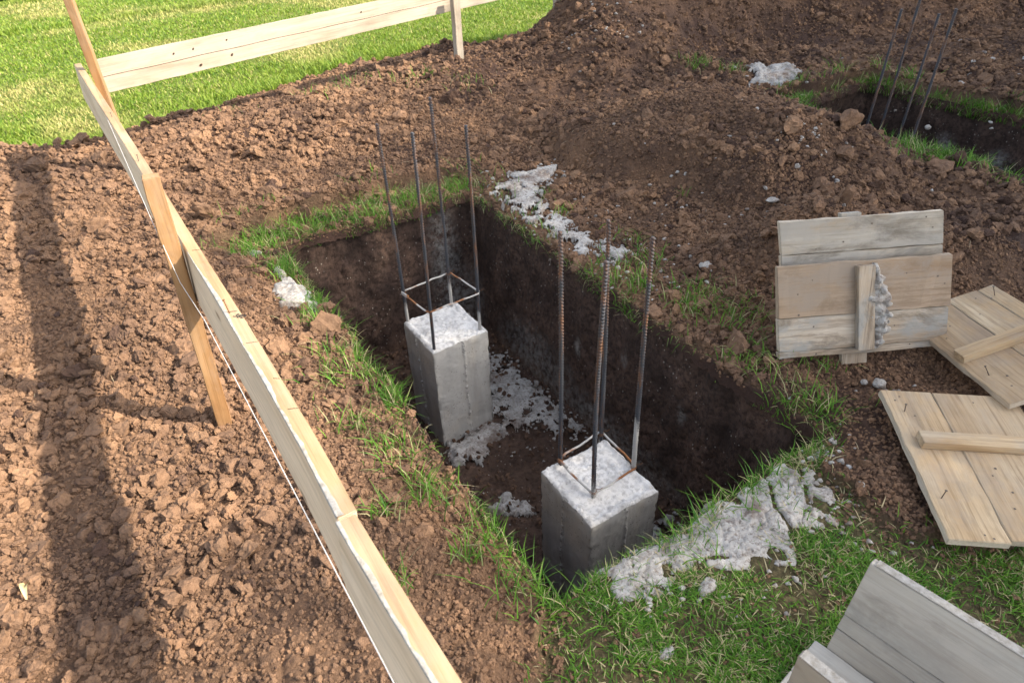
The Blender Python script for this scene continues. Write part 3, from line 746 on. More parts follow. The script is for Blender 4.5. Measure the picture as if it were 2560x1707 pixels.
mortar_patch('mortar_spill', SPILLS[0], 0.010, 0.0045,
             'large cracked grey mortar spill on the near rim of the pit', [[(1.43, 0.84), (1.37, 0.77), (1.34, 0.66)], [(1.52, 0.78), (1.47, 0.73), (1.49, .66)], [(1.12, .72), (1.06, .75), (1.0, .73)]], 3, holes=0.16, cells=0.55, frag=0.08)
mortar_patch('mortar_spill', SPILLS[1], 0.03, 0.007, 'wedge of pale mortar on the left rim of the pit beside tufts', [], 5)
mortar_patch('mortar_spill', SPILLS[2], 0.012, 0.005, 'long broken band of grey mortar along the right rim of the pit', [], 7, frag=0.20, holes=0.42)
mortar_patch('mortar_spill', SPILLS[3], 0.050, 0.010, 'grey mortar slab with dry grass beyond the far end of the second pit', [], 11, frag=0.12, holes=0.12)
mortar_patch('mortar_spill', [(1.30, 2.95), (1.60, 3.15), (1.70, 2.6), (1.72, 2.05), (1.55, 2.15), (1.30, 2.3), (1.28, 2.6)], 0.004, 0.006, 'grey concrete slurry on the pit floor right of the rear column', [], 13, floor=FLOOR + .03, frag=0.20, holes=0.30)
mortar_patch('mortar_spill', [(0.98, 2.40), (1.28, 2.42), (1.30, 2.30), (1.10, 2.20), (0.97, 2.28)], 0.03, 0.008, 'grey mortar collar at the foot of the rear column', [], 17, floor=FLOOR + .02)
mortar_patch('mortar_spill', [(1.0, 1.88), (1.10, 1.93), (1.16, 1.80), (1.07, 1.76)], 0.012, 0.008, 'small mortar splash on the pit floor between the two columns', [], 19, floor=FLOOR + .025, frag=.1)
mortar_patch('mortar_spill', [(1.30, 1.35), (1.52, 1.50), (1.66, 1.45), (1.62, 1.0), (1.35, .98)], 0.025, 0.010, 'grey concrete crumbs at the foot of the front column', [], 23, floor=FLOOR + .02, frag=0.2)

def chunk(x, y, r, label, seed, flat=0.5, z=None):
    rg = np.random.default_rng(seed)
    bm = bmesh.new(); bmesh.ops.create_icosphere(bm, subdivisions=3, radius=1)
    V = np.array([v.co[:] for v in bm.verts]); F = np.array([[v.index for v in f.verts] for f in bm.faces]); bm.free()
    for j in range(7):
        d = rg.normal(size=3); d /= np.linalg.norm(d); c = d * rg.uniform(.5, 1.0)
        V = V + d * (0.45 * np.exp(-((V - c) ** 2).sum(1) / 0.12))[:, None]
    V = V * (1 + rg.normal(0, 0.05, (len(V), 1))) * r * np.array([1, rg.uniform(.6, 1), flat])
    zz = float(ground_z(np.array([x]), np.array([y]), False)[0]) + r * flat * .5 if z is None else z
    o = mesh_np('mortar_lump', V, F, M_MORTAR)
    o.location = (x, y, zz)
    return tag(o, label, 'mortar lump', 'lumps of spilled mortar')
chunk(0.995, 0.68, .030, 'white mortar lump in the grass just in front of the cracked spill', 1)
chunk(0.775, 0.605, .022, 'lone pale mortar lump in the grass nearest the bottom of the photo', 2, .35)
chunk(0.50, 3.36, .035, 'pale stone-like mortar lump among grass at the rear left pit rim', 3, .4)
chunk(2.74, 2.00, .030, 'forked white mortar splash on the slope above the standing panels', 4, .3)
chunk(2.165, 1.86, .035, 'grey mortar lump on bare dirt left of the standing panels', 5, .4)
chunk(2.13, 0.945, .028, 'grey mortar lump on the dirt below the standing panels', 6, .5)
chunk(2.10, 0.985, .014, 'small grey crumb left of the lump below the standing panels', 7, .6)
chunk(6.55, 2.95, .035, 'white mortar lump on the bare slope beyond the second pit', 8, .6)
chunk(6.95, 2.85, .035, 'white mortar lump at the right edge of the far slope', 9, .6)
chunk(5.75, 2.75, .04, 'white mortar lump on the far lip of the second pit behind the rods', 10, .6)

def crumbs(name, spots, label, seed=77):
    rg = np.random.default_rng(seed)
    P, F0 = clod_protos(2, 8, seed); VV, FF = [], []; off = 0
    for (cx, cy, sp, n, r0, r1) in spots:
        for _ in range(n):
            x = cx + rg.normal(0, sp); y = cy + rg.normal(0, sp)
            d = pit_sd(np.array([x], np.float32), np.array([y], np.float32), PIT)[0]
            r = rg.uniform(r0, r1)
            if -0.06 < d < 0.01: continue
            z = (FLOOR + .045 if d < 0 else float(ground_z(np.array([x]), np.array([y]))[0])) + r * .3
            VV.append(P[rg.integers(0, 8)] * r + np.array([x, y, z])); FF.append(F0 + off); off += len(VV[-1])
    return tag(mesh_np(name, np.concatenate(VV), np.concatenate(FF), M_MORTAR, attrs=None), label, 'mortar crumbs', kind='stuff')
crumbs('mortar_crumbs', [(2.05, 3.2, .16, 120, .004, .016), (1.92, 2.75, .10, 60, .004, .014), (1.95, 2.35, .10, 70, .004, .014), (0.9, .78, .07, 45, .004, .014), (1.15, .68, .08, 40, .004, .013), (1.5, .70, .07, 40, .004, .014), (0.56, 2.8, .08, 25, .003, .010), (1.5, 2.6, .22, 120, .004, .016), (1.6, 2.1, .12, 70, .004, .014), (1.3, 2.25, .2, 40, .003, .010), (.9, 2.55, .06, 25, .006, .016), (1.5, 1.2, .12, 60, .005, .016), (1.0, 1.8, .1, 20, .003, .009), (2.15, 2.6, .25, 90, .004, .016), (2.0, 2.1, .15, 60, .005, .018), (3.20, 2.22, .10, 60, .004, .014), (3.0, 2.2, .35, 30, .006, .02), (2.6, 1.95, .3, 40, .006, .018), (2.1, .95, .06, 14, .004, .012),
                         (1.68, .86, .05, 30, .005, .016), (1.2, .68, .25, 40, .003, .01), (0.95, .8, .15, 30, .003, .010), (6.5, 2.8, .5, 14, .01, .03), (4.0, 4.95, .25, 50, .008, .025), (4.75, 3.75, .2, 50, .008, .025), (5.7, 2.9, .5, 12, .01, .025), (2.2, 3.3, .12, 40, .006, .02), (1.9, .6, .2, 10, .004, .01)],
       'white crumbs of mortar scattered over soil and grass')

# ------------------------------------------------------------------ concrete columns
def tube(pts, r, seg=8, caps=True):
    pts = [Vector(p) for p in pts]; V = []; F = []
    for i, p in enumerate(pts):
        d = (pts[min(i + 1, len(pts) - 1)] - pts[max(i - 1, 0)]).normalized()
        a = d.cross(Vector((0.3, 0.2, 1)) if abs(d.z) < 0.9 else Vector((1, 0, 0))).normalized(); b = d.cross(a)
        for k in range(seg):
            t = 2 * math.pi * k / seg
            V.append(p + (a * math.cos(t) + b * math.sin(t)) * (r if not callable(r) else r(i / (len(pts) - 1))))
    for i in range(len(pts) - 1):
        for k in range(seg):
            F.append((i * seg + k, i * seg + (k + 1) % seg, (i + 1) * seg + (k + 1) % seg, (i + 1) * seg + k))
    if caps:
        F.append(tuple(range(seg))[::-1]); F.append(tuple((len(pts) - 1) * seg + k for k in range(seg)))
    return V, F

def pyobj(name, VF, m, parent=None, smooth=True, attrs=None):
    me = bpy.data.meshes.new(name); me.from_pydata([tuple(v) for v in VF[0]], [], VF[1])
    if smooth: me.polygons.foreach_set('use_smooth', [True] * len(me.polygons))
    for k, v in (attrs or {}).items():
        a = me.attributes.new(k, 'FLOAT', 'POINT'); a.data.foreach_set('value', np.full(len(me.vertices), v, np.float32))
    me.update()
    return link(name, me, m, parent)

def rebar(parent, base, top, coat=0.0, r=0.0057, seed=0):
    """ribbed bar from base to top (parent space)"""
    b = Vector(base); t = Vector(top); L = (t - b).length
    seg = 12; step = 0.0023; n = int(L / step)
    z = np.linspace(0, L, n); th = np.arange(seg) * 2 * np.pi / seg
    Z, T = np.meshgrid(z, th, indexing='ij')
    ph = (Z + 0.0055 * np.sin(T)) / 0.0118
    rib = np.clip(np.sin(2 * np.pi * ph), 0, 1) ** 1.2 * 0.0034
    rg = np.random.default_rng(seed)
    c = np.clip(1 - Z / (0.28 + coat * .5), 0, 1) * coat * 0.0025 * (0.5 + rg.random(Z.shape))
    rad = r + rib * (1 - np.clip(coat * (1 - Z / 0.35), 0, 1) * .7) + c
    rad[-1] *= .93
    bow = np.sin(np.pi * Z / L) * L
    V = np.stack([rad * np.cos(T) + bow * rg.normal(0, .0035), rad * np.sin(T) + bow * rg.normal(0, .0035), Z], -1).reshape(-1, 3)
    i = np.arange(n * seg).reshape(n, seg)
    q = np.stack([i[:-1], np.roll(i[:-1], -1, 1), np.roll(i[1:], -1, 1), i[1:]], -1).reshape(-1, 4)
    capt = np.array([[i[-1, 0], i[-1, k], i[-1, k + 1]] for k in range(1, seg - 1)])
    o = mesh_np('rebar', V, [q, capt], M_REBAR, parent, attrs={'coat': np.full(len(V), coat)})
    o.location = b
    o.rotation_euler = (t - b).to_track_quat('Z', 'Y').to_euler()
    return o

def column(loc, rot, s, ztop, zbot, tilt, seam_f, seam_l, rods, stirrup, label, seed):
    root = empty('concrete_column', (loc[0], loc[1], zbot), label, 'concrete column', 'cast concrete column stubs in the pit')
    root.rotation_euler = (0, 0, rot)
    hgt = ztop - zbot; hs = s / 2
    res = 0.0042
    vs, fs, sea = [], [], []; off = 0
    n = int(s / res) + 1; nz = int(hgt / res) + 1
    for f, (ux, uy, nx_, ny_) in enumerate(((1, 0, 0, -1), (0, 1, 1, 0), (-1, 0, 0, 1), (0, -1, -1, 0))):
        t = np.linspace(-hs, hs, n); z = np.linspace(-0.05, hgt, nz)
        T, Zz = np.meshgrid(t, z)
        seam = np.zeros(T.shape)
        d = 0.004 * fbm(T + 3 * f, Zz, 0.09, seed + f, 3) + 0.0012 * vnoise(T + f, Zz, 0.012, seed + 7)
        for sp in ([seam_f] if f == 0 else [seam_l] if f == 3 else [0.03]):
            if sp is None: continue
            bd = np.exp(-((T - sp - 0.005 * vnoise(Zz, Zz * 0, .03, seed)) / 0.0052) ** 2) * np.clip(0.55 + 1.3 * vnoise(Zz, T * 0, 0.014, seed + 3) + 0.5 * vnoise(Zz, T * 0, 0.10, seed + 5), 0.05, 1.2)
            bead = bd * 0.010; seam = np.maximum(seam, np.clip(bd * 1.2, 0, 1))
            d = d + bead
        # rounded and chipped arrises
        e = hs - np.abs(T)
        chip = np.clip(fbm(Zz + 5 * f * 0 + np.sign(T) * 9, Zz * 0, 0.05, seed + 11, 3), 0, 1)
        d = d - np.exp(-e / 0.004) * (0.0015 + 0.034 * chip ** 1.4)
        etop = hgt - Zz
        d = d - np.exp(-etop / 0.006) * (0.002 + 0.024 * np.clip(fbm(T + 7 * f, T * 0, 0.045, seed + 13, 3) + 0.1, 0, 1))
        px = ux * T + nx_ * (hs + d); py = uy * T + ny_ * (hs + d)
        # arris points drawn in along both faces
        px = px * (1 - 0); py = py
        Zt = np.where(Zz > hgt - 0.10, Zz + (Zz - (hgt - 0.10)) / 0.10 * (tilt[0] * px + tilt[1] * py), Zz)
        vs.append(np.stack([px.ravel(), py.ravel(), Zt.ravel()], 1)); fs.append(grid_faces(nz, n) + off); off += n * nz; sea.append(seam.ravel())
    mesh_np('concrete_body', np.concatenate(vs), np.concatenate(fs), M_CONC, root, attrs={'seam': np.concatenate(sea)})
    t = np.linspace(-hs + .001, hs - .001, n)
    X, Y = np.meshgrid(t, t); x = X.ravel().astype(np.float32); y = Y.ravel().astype(np.float32)
    e = hs - np.maximum(np.abs(x), np.abs(y))
    f1, f2, r = worley(x, y, 0.022, seed)
    zz = hgt + tilt[0] * x + tilt[1] * y + 0.014 * fbm(x, y, 0.08, seed + 21, 4) + np.clip((f2 - f1) / .5, 0, 1) ** .6 * r ** 2 * 0.010 - np.exp(-e / 0.003) * 0.006 + 0.012 * np.exp(-((e - 0.014) / 0.010) ** 2) * (0.5 + vnoise(x, y, .06, seed)) - 0.008 * np.exp(-((e - 0.036) / 0.010) ** 2) * (0.6 + vnoise(x, y, .1, seed + 2))
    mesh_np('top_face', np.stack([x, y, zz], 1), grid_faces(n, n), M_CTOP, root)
    ca, sa = math.cos(-rot), math.sin(-rot)
    def loc_(p):
        dx, dy = p[0] - loc[0], p[1] - loc[1]
        return Vector((dx * ca - dy * sa, dx * sa + dy * ca, p[2] - zbot))
    for k, (a, b, coat) in enumerate(rods):
        rebar(root, loc_((a[0], a[1], a[2] - 0.02)), loc_(b), coat, seed=seed + k)
    pts = [loc_(p) for p in stirrup]
    cen = sum(pts, Vector()) / 4
    pts = [cen + (p - cen) * 1.09 for p in pts]
    P = []
    for k in range(4):
        a, b = pts[k], pts[(k + 1) % 4]
        for j in range(7):
            q = a.lerp(b, 0.05 + 0.15 * j); P.append(q + Vector((random.gauss(0, .0012), random.gauss(0, .0012), random.gauss(0, .0015))))
    P.append(pts[0].lerp(pts[1], 0.05) + Vector((0, 0, .008))); P.append(pts[0].lerp(pts[1], 0.32) + Vector((0.0, 0.004, .012)))
    pyobj('stirrup', tube(P, 0.0042, 8), M_STIR, root)
    for p in [cen + (p - cen) / 1.0 for p in (loc_(p) for p in stirrup)]:
        H_ = [p + Vector((0.0098 * math.cos(a), 0.0098 * math.sin(a), -0.008 + 0.0011 * a)) for a in np.linspace(0, 14, 40)] + [p + Vector((.02, -.012, .012)), p + Vector((.026, -.016, .02))]
        pyobj('tie_wire', tube(H_, 0.0011, 5), M_RUST, root)
    return root

t_ = NT('stirrup_steel')
M_STIR = t_.done(t_.mix(t_.ramp(t_.noise(t_.coord(), 7.0, 3, 0.6), [(0.46, 0), (0.54, 1)]), (0.24, 0.105, 0.045), (0.40, 0.385, 0.36)), None, 0.8)

column((1.153, 2.559), R(1.6), 0.306, -0.262, FLOOR, (0.02, 0.03), 0.012, -0.015,
       [((1.016, 2.696, -.26), (1.007, 2.700, .739), .55), ((1.024, 2.428, -.26), (1.041, 2.421, .772), .0), ((1.264, 2.697, -.26), (1.261, 2.699, .801), .75), ((1.284, 2.444, -.26), (1.287, 2.442, .744), .5)],
       [(1.016, 2.696, -.083), (1.024, 2.428, -.048), (1.284, 2.444, -.052), (1.264, 2.697, -.061)],
       'rear grey concrete column with four tall rods and a square stirrup raised above its top', 40)
column((1.139, 1.320), R(0), 0.306, -0.240, FLOOR, (-0.02, 0.04), 0.006, -0.012,
       [((1.063, 1.457, -.24), (1.056, 1.462, .740), .0), ((1.078, 1.274, -.24), (1.078, 1.274, .718), .35), ((1.278, 1.291, -.24), (1.269, 1.300, .723), .95), ((1.278, 1.485, -.24), (1.265, 1.496, .702), .15)],
       [(1.063, 1.457, -.200), (1.078, 1.274, -.215), (1.278, 1.291, -.222), (1.278, 1.485, -.205)],
       'front grey concrete column at the near end of the pit with a stirrup lying on its rough top', 60)

root = empty('reinforcement_cage', (5.0, 2.75, -0.5), 'four dark ribbed rods rising together out of the second pit at the right', 'rebar cage')
for k, (a, b) in enumerate((((4.90, 2.91), .675), ((5.09, 2.91), .73), ((5.06, 2.735), .65), ((4.84, 2.52), .735))):
    rebar(root, (a[0] - 5.0, a[1] - 2.75, -0.1), (a[0] - 5.0 + 0.02, a[1] - 2.75 - 0.02, b + 0.5), 0.1, 0.0078, seed=90 + k)

# ------------------------------------------------------------------ timber
def plank_mesh(L, W, T, seg=24, bevel=0.0025, seed=0, rag=0.0012):
    """board along +X from 0..L, W along Y 0..W, T along Z 0..T"""
    bm = bmesh.new()
    bmesh.ops.create_cube(bm, size=1.0)
    for v in bm.verts: v.co = Vector(((v.co.x + .5) * L, (v.co.y + .5) * W, (v.co.z + .5) * T))
    ed = [e for e in bm.edges if abs(e.verts[0].co.x - e.verts[1].co.x) > L * .5]
    bmesh.ops.bevel(bm, geom=list(bm.edges), offset=bevel, segments=2, affect='EDGES')
    ed = [e for e in bm.edges if abs(e.verts[0].co.x - e.verts[1].co.x) > L * .5]
    bmesh.ops.subdivide_edges(bm, edges=ed, cuts=seg, use_grid_fill=True)
    V = np.array([v.co[:] for v in bm.verts], np.float32)
    dx = rag * 2 * np.stack([fbm(V[:, 0] + i * 3.1 + V[:, 1] * 3, V[:, 2] * 3 + seed, 0.05, seed + i, 3) for i in range(3)], 1)
    V = V + dx
    for v, c in zip(bm.verts, V): v.co = Vector(c.tolist())
    return bm

def bm_add(dst, src, mat=None, plank=0.0, tone=0.0):
    n0 = len(dst.verts)
    me = bpy.data.meshes.new('tmp'); src.to_mesh(me); src.free()
    dst.from_mesh(me); bpy.data.meshes.remove(me)
    dst.verts.ensure_lookup_table()
    pl = dst.verts.layers.float.get('plank') or dst.verts.layers.float.new('plank')
    tn = dst.verts.layers.float.get('tone') or dst.verts.layers.float.new('tone')
    for v in dst.verts[n0:]:
        if mat is not None: v.co = mat @ v.co
        v[pl] = plank; v[tn] = tone

def bm_obj(name, bm, m, parent=None, mw=None):
    me = bpy.data.meshes.new(name); bm.to_mesh(me); bm.free()
    me.polygons.foreach_set('use_smooth', [False] * len(me.polygons))
    o = link(name, me, m, parent)
    if mw is not None: o.matrix_local = mw
    return o

def frame(o, u, v):
    u = Vector(u).normalized(); v = Vector(v); v = (v - u * u.dot(v)).normalized(); w = u.cross(v)
    return Matrix(((u.x, v.x, w.x, o[0]), (u.y, v.y, w.y, o[1]), (u.z, v.z, w.z, o[2]), (0, 0, 0, 1)))

def nail_obj(parent, p, d, L=0.045, r=0.0016, m=None):
    p = Vector(p); d = Vector(d).normalized()
    V, F = tube([p, p + d * L], r, 6)
    k = len(V); V2, F2 = tube([p + d * L, p + d * (L + .0015)], r * 2.4, 8)
    return pyobj('nail', (V + V2, F + [tuple(i + k for i in f) for f in F2]), m or M_NAIL, parent, False)

# --- near batter board (runs along the left of the pit)
ZT = 0.72
TLY = [-0.6, 0.49, 0.633, 0.805, 0.83]; TLX = [0.175, 0.1405, 0.134, 0.1285, 0.1285]
TLY2 = [0.832, 1.02, 1.40, 1.66, 2.19, 2.77, 3.4, 4.23, 4.85]; TLX2 = [0.133, 0.1365, 0.132, 0.1265, 0.113, 0.103, 0.085, 0.058, 0.040]
bat = empty('batter_board', (0.1, 2.2, 0.05), 'long pine batter board with two stakes running left of the pit toward the camera', 'batter board', 'batter boards staked round the site')
def bent_board(ys_, xs_, y0, y1, W, T, tiltx, zt, seed, par):
    n = int((y1 - y0) / 0.02)
    yy = np.linspace(y0, y1, n)
    xx = np.interp(yy, ys_, xs_)
    kx = np.ones(9) / 9
    xx = np.convolve(np.pad(xx, 4, 'edge'), kx, 'valid')
    L = y1 - y0
    bm = plank_mesh(L, T, W, n, 0.002, seed, 0.0004)
    o = bm_obj('plank', bm, M_BOARD, None)
    me = o.data
    co = np.empty(len(me.vertices) * 3, np.float32); me.vertices.foreach_get('co', co); co = co.reshape(-1, 3)
    return o, me, co, yy, xx
for (ys_, xs_, y0, y1, sd) in ((TLY, TLX, -0.6, 0.828, 3), (TLY2, TLX2, 0.832, 4.85, 4)):
    o, me, co, yy, xx = bent_board(ys_, xs_, y0, y1, 0.19, 0.036, 0.1, ZT, sd, bat)
    # local: X length, Y thickness, Z width; keep them as texture axes and bend sideways only
    dxx = np.interp(co[:, 0] + y0, yy, xx)
    co2 = co.copy()
    co2[:, 1] = -(dxx + co[:, 1] + (co[:, 2] - 0.19) * 0.085)
    me.vertices.foreach_set('co', co2.ravel()); me.flip_normals(); me.update()
    me.materials.append(M_SAWN)
    for p in me.polygons:
        if abs(p.normal.z) > 0.85 and p.center.z > 0.1: p.material_index = 1
    o.parent = bat
    o.matrix_local = Matrix.Translation(Vector((0, y0, ZT - 0.19)) - Vector(bat.location)) @ Matrix.Rotation(R(90), 4, 'Z')
def stake(parent, base, top, s, m, zdown=0.25, name='stake', rot=0.0, s2=None):
    b = Vector(base); t = Vector(top); d = (t - b).normalized(); b = b - d * zdown; L = (t - b).length
    bm = plank_mesh(L, s, s2 or s, 20, 0.0025, int(base[1] * 37) % 50, 0.0015)
    yv = Matrix.Rotation(rot, 3, 'Z') @ Vector((1, 0, 0))
    fr = frame(b, d, yv)
    s2 = s2 or s
    mw = fr @ Matrix.Translation((0, -s / 2, -s2 / 2))
    o = bm_obj(name, bm, m, parent)
    o.matrix_local = Matrix.Translation(-parent.location) @ mw
    return o
stake(bat, (0.050, 2.060, 0.04), (0.0945, 2.085, 0.940), 0.046, M_STAKE, rot=R(-8))
stake(bat, (0.130, 4.66, 0.05), (0.128, 4.62, 1.45), 0.042, M_STAKE, rot=R(-20), s2=0.05)
# nails and the pencilled mark on its top edge
nail_obj(bat, Vector((0.1405, 1.612, ZT - .012)) - bat.location, (-0.10, 0.12, 1), 0.05, 0.0016, M_RUST)
nail_obj(bat, Vector((0.112, 2.92, ZT - .012)) - bat.location, (0.05, 0.1, 1), 0.035, 0.0014, M_NAIL)
nail_obj(bat, Vector((0.0985, 3.60, ZT - .012)) - bat.location, (-0.05, 0.1, 1), 0.03, 0.0014, M_NAIL)
def text_mesh(txt, size):
    cu_ = bpy.data.curves.new('txt', 'FONT'); cu_.body = txt; cu_.size = size; cu_.extrude = 0.0001; cu_.offset = 0.0002; cu_.shear = 0.2
    tmp = bpy.data.objects.new('txt', cu_); COL.objects.link(tmp)
    dg = bpy.context.evaluated_depsgraph_get(); me = bpy.data.meshes.new_from_object(tmp.evaluated_get(dg))
    bpy.data.objects.remove(tmp)
    return me
me = text_mesh('380', 0.021)
me.materials.clear()
o = link('pencil_mark', me, M_MARK, bat)
o.matrix_local = Matrix.Translation(Vector((0.1415, 1.592, ZT + 0.0018)) - bat.location) @ Matrix.Rotation(R(-52), 4, 'Z')
pyobj('pencil_mark', tube([Vector((0.129, 1.625, ZT + .0008)) - bat.location, Vector((0.158, 1.612, ZT + .0008)) - bat.location], 0.0007, 5), M_MARK, bat)
for yy_, x0_, x1_ in ((2.02, .13, .154), (1.45, .14, .165), (1.33, .132, .142), (1.16, .15, .17), (1.28, .155, .166)):
    pyobj('pencil_mark', tube([Vector((x0_, yy_ + .006, ZT + .0006)) - bat.location, Vector((x1_, yy_ - .003, ZT + .0006)) - bat.location], 0.0006, 5), M_MARK, bat)
# mortar dried on the board's top edge
def smear(y0, y1, wf, seed):
    res = 0.004
    ny = int((y1 - y0) / res); nx = 12
    yy = np.linspace(y0, y1, ny); t = np.linspace(0, 1, nx)
    YY, TT = np.meshgrid(yy, t, indexing='ij')
    xl = np.interp(YY, TLY + TLY2, TLX + TLX2) - 0.0012
    wd = wf(YY) * (0.75 + 0.9 * fbm(YY, YY * 0, 0.10, seed, 4)).clip(0.03, 2)
    wd = np.minimum(wd, 0.0345)
    XX = xl + TT * wd
    ZZ = ZT + 0.0016 + (0.0022 * (1 - TT ** 3) * (0.6 + vnoise(XX, YY, .012, seed))) - 0.0035 * (TT > .99) - 0.006 * (TT < 0.01)
    V = np.stack([XX.ravel(), YY.ravel(), ZZ.ravel()], 1) - np.array(bat.location)
    o = mesh_np('mortar_smear', V, grid_faces(ny, nx)[:, ::-1], M_SMEAR, bat)
t_ = NT('dried_mortar_smear')
M_SMEAR = t_.done(t_.ramp(t_.noise(t_.coord(), 60, 5, .7), [(.3, (.18, .16, .13)), (.5, (.29, .275, .25)), (.7, (.38, .365, .34))]), t_.bump(t_.noise(t_.coord(), 300, 3), .4, .002), .9)
smear(0.835, 2.02, lambda y: 0.006 + 0.008 * sstep(2.0, 1.7, y) - 0.003 * sstep(1.3, 1.5, y), 5)
smear(-0.4, 0.826, lambda y: 0.009 + 0.010 * sstep(0.8, 0.45, y), 9)

# --- rear batter board
rb = empty('batter_board', (0.14, 4.9, 0.05), 'pale batter board with knot holes crossing the lawn at the rear of the site', 'batter board', 'batter boards staked round the site')
A0 = Vector((0.115, 4.885, ZT)); A1 = Vector((4.4, 6.02, ZT + 0.03))
ud = (A1 - A0).normalized(); L = (A1 - A0).length
bm = plank_mesh(L, 0.19, 0.026, 60, 0.002, 8, 0.0015)
mw = frame(A0 + Vector((0, 0, -0.19)), ud, (0, 0, 1))
o = bm_obj('plank', bm, M_REAR, rb); o.matrix_local = Matrix.Translation(-rb.location) @ mw
stake(rb, (2.868, 5.475, 0.17), (2.868, 5.475, ZT - 0.03), 0.075, M_REAR, rot=R(15), s2=0.045)
stake(rb, (4.3, 6.06, 0.17), (4.3, 6.06, ZT + 0.1), 0.06, M_REAR, rot=R(15), s2=0.045)
nrm = ud.cross(Vector((0, 0, 1))).normalized()
if nrm.y > 0: nrm = -nrm
for du, dz in ((0.62, -0.052), (0.855, -0.042), (0.64, -0.155), (0.865, -0.137), (0.49, -0.055), (1.95, -0.05)):
    c = A0 + ud * du + Vector((0, 0, dz)) + nrm * 0.0265
    V = [c + nrm * 0.0275 * 0]; 
    ks = random.uniform(.55, 1.05)
    ring = [c + ud * math.cos(a) * 0.011 * ks * random.uniform(.85, 1.1) + Vector((0, 0, 1)) * math.sin(a + .3) * 0.009 * ks * random.uniform(.8, 1.1) for a in np.linspace(0, 2 * math.pi, 13)[:-1]]
    # a shallow dark lens proud of the face, standing for the hole
    Vv = [p + nrm * 0.001 for p in ring] + [c + nrm * 0.0025]
    Ff = [(k, (k + 1) % 12, 12) for k in range(12)]
    pyobj('knot_hole', ([v - Vector(rb.location) for v in Vv], Ff), M_HOLE, rb)
# split along the board's middle
P = [A0 + ud * (L * k / 40) + Vector((0, 0, -0.098 + 0.006 * math.sin(k * 1.3) * 0.3)) + nrm * 0.0265 for k in range(0, 41)]
pyobj('split_line', tube([p - Vector(rb.location) for p in P], 0.0014, 5), M_HOLE, rb)

# far stake beyond the spoil
fs_ = empty('batter_stake', (7.1, 4.72, 0.1), 'pale stake tip standing in soil at the top edge of the photo', 'stake')
stake(fs_, (7.12, 4.74, 0.2), (7.18, 4.80, 1.0), 0.055, M_REAR, rot=R(20))

# --- string line
sp = [(0.088, 4.70, .66), (0.079, 3.851, .70), (0.0598, 2.085, .795), (0.0700, 2.010, .640), (0.0805, 1.653, .70), (0.099, 0.526, .70), (0.115, -.45, .70)]
P = []
for a, b in zip(sp[:-1], sp[1:]):
    for k in range(10): P.append(Vector(a).lerp(Vector(b), k / 10))
tag(pyobj('string_line', tube(P + [Vector(sp[-1])], 0.0009, 6), M_STRING), 'thin white builder string stretched beside the long batter board', 'string')

# ------------------------------------------------------------------ formwork panels
def panel(origin, u, v, L, planks, T, m, battens, label, nails=(), gap=0.003, tones=None, bm_mat=None, skew=0.0):
    """planks: list of widths stacked along v; battens: (u0, v0, du, dv, thick, side)"""
    root = empty('formwork_panel', origin, label, 'formwork panel', 'wooden formwork panels stripped from the columns')
    fr = frame(origin, u, v); root.matrix_world = fr
    bm = bmesh.new(); y = 0.0
    for k, wdt in enumerate(planks):
        b = plank_mesh(L + random.uniform(-.008, .008), wdt - gap, T, 16, 0.002, 20 + k + int(origin[0] * 50), 0.0026)
        bm_add(bm, b, Matrix.Translation((random.uniform(-.003, .003), y, random.uniform(-.0015, .0015))), plank=random.random(), tone=(tones[k] if tones else 0))
        y += wdt
    for v_ in bm.verts: v_.co.x += skew * v_.co.y
    ob = bm_obj('panel_boards', bm, m, root)
    ob.data.materials.append(M_EDGE)
    for p in ob.data.polygons:
        if abs(p.normal.y) > 0.8 or abs(p.normal.x) > 0.8: p.material_index = 1
    for (u0, v0, du, dv, th, side, ang) in battens:
        b = plank_mesh(max(du, dv), min(du, dv), th, 14, 0.0012, int(u0 * 90) + 5, 0.0008)
        if dv > du: mt = Matrix.Translation((u0 + du, v0, 0)) @ Matrix.Rotation(R(90 + ang), 4, 'Z')
        else: mt = Matrix.Translation((u0, v0, 0)) @ Matrix.Rotation(R(ang), 4, 'Z')
        o = bm_obj('batten', b, bm_mat or m, root)
        Mx = Matrix.Translation((0, 0, T + 0.0004 if side > 0 else -th - 0.0004)) @ mt
        o.matrix_local = Mx
        S_ = Matrix.Identity(4); S_[0][1] = skew
        o.data.transform(Mx.inverted() @ S_ @ Mx)
    for (pu, pv, side, Ln) in nails:
        nail_obj(root, (pu, pv, T - .004 if side > 0 else .004), (random.uniform(-.25, .25), random.uniform(-.25, .25), side), Ln, 0.0017)
    return root

def nailheads(root, spots, T):
    for (pu, pv) in spots:
        V = []; n = 8; r = random.uniform(.0028, .0042)
        V = [(pu + r * math.cos(2 * math.pi * k / n), pv + r * math.sin(2 * math.pi * k / n), T + 0.0006) for k in range(n)] + [(pu, pv, T + .0016)]
        pyobj('nail_head', (V, [(k, (k + 1) % n, n) for k in range(n)]), M_NAIL, root)

# B: front standing panel, leaning back
uB = (0.881, -0.473, 0.012); vB = (0.130, 0.243, 0.961)
oB = (1.918, 1.242, 0.045)
wB = Vector(uB).cross(Vector(vB)).normalized()
pB = panel(oB, uB, vB, 0.655, [0.027, 0.133, 0.199], 0.027, M_PANEL, [(0.290, 0.02, 0.062, 0.325, 0.026, 1, 0.5), (0.255, -0.055, 0.098, 0.33, 0.026, -1, 0)],
           'front one of two standing form panels with a mortar streak down its batten', tones=[0.0, 0.0, 0.8], skew=-0.10)
nailheads(pB, [(0.10, .30), (0.05, .25), (.45, .30), (.57, .28), (.40, .22), (.42, .17), (.43, .10), (.12, .12), (.14, .01), (.5, .02), (.60, .25), (.06, .17)], .027)
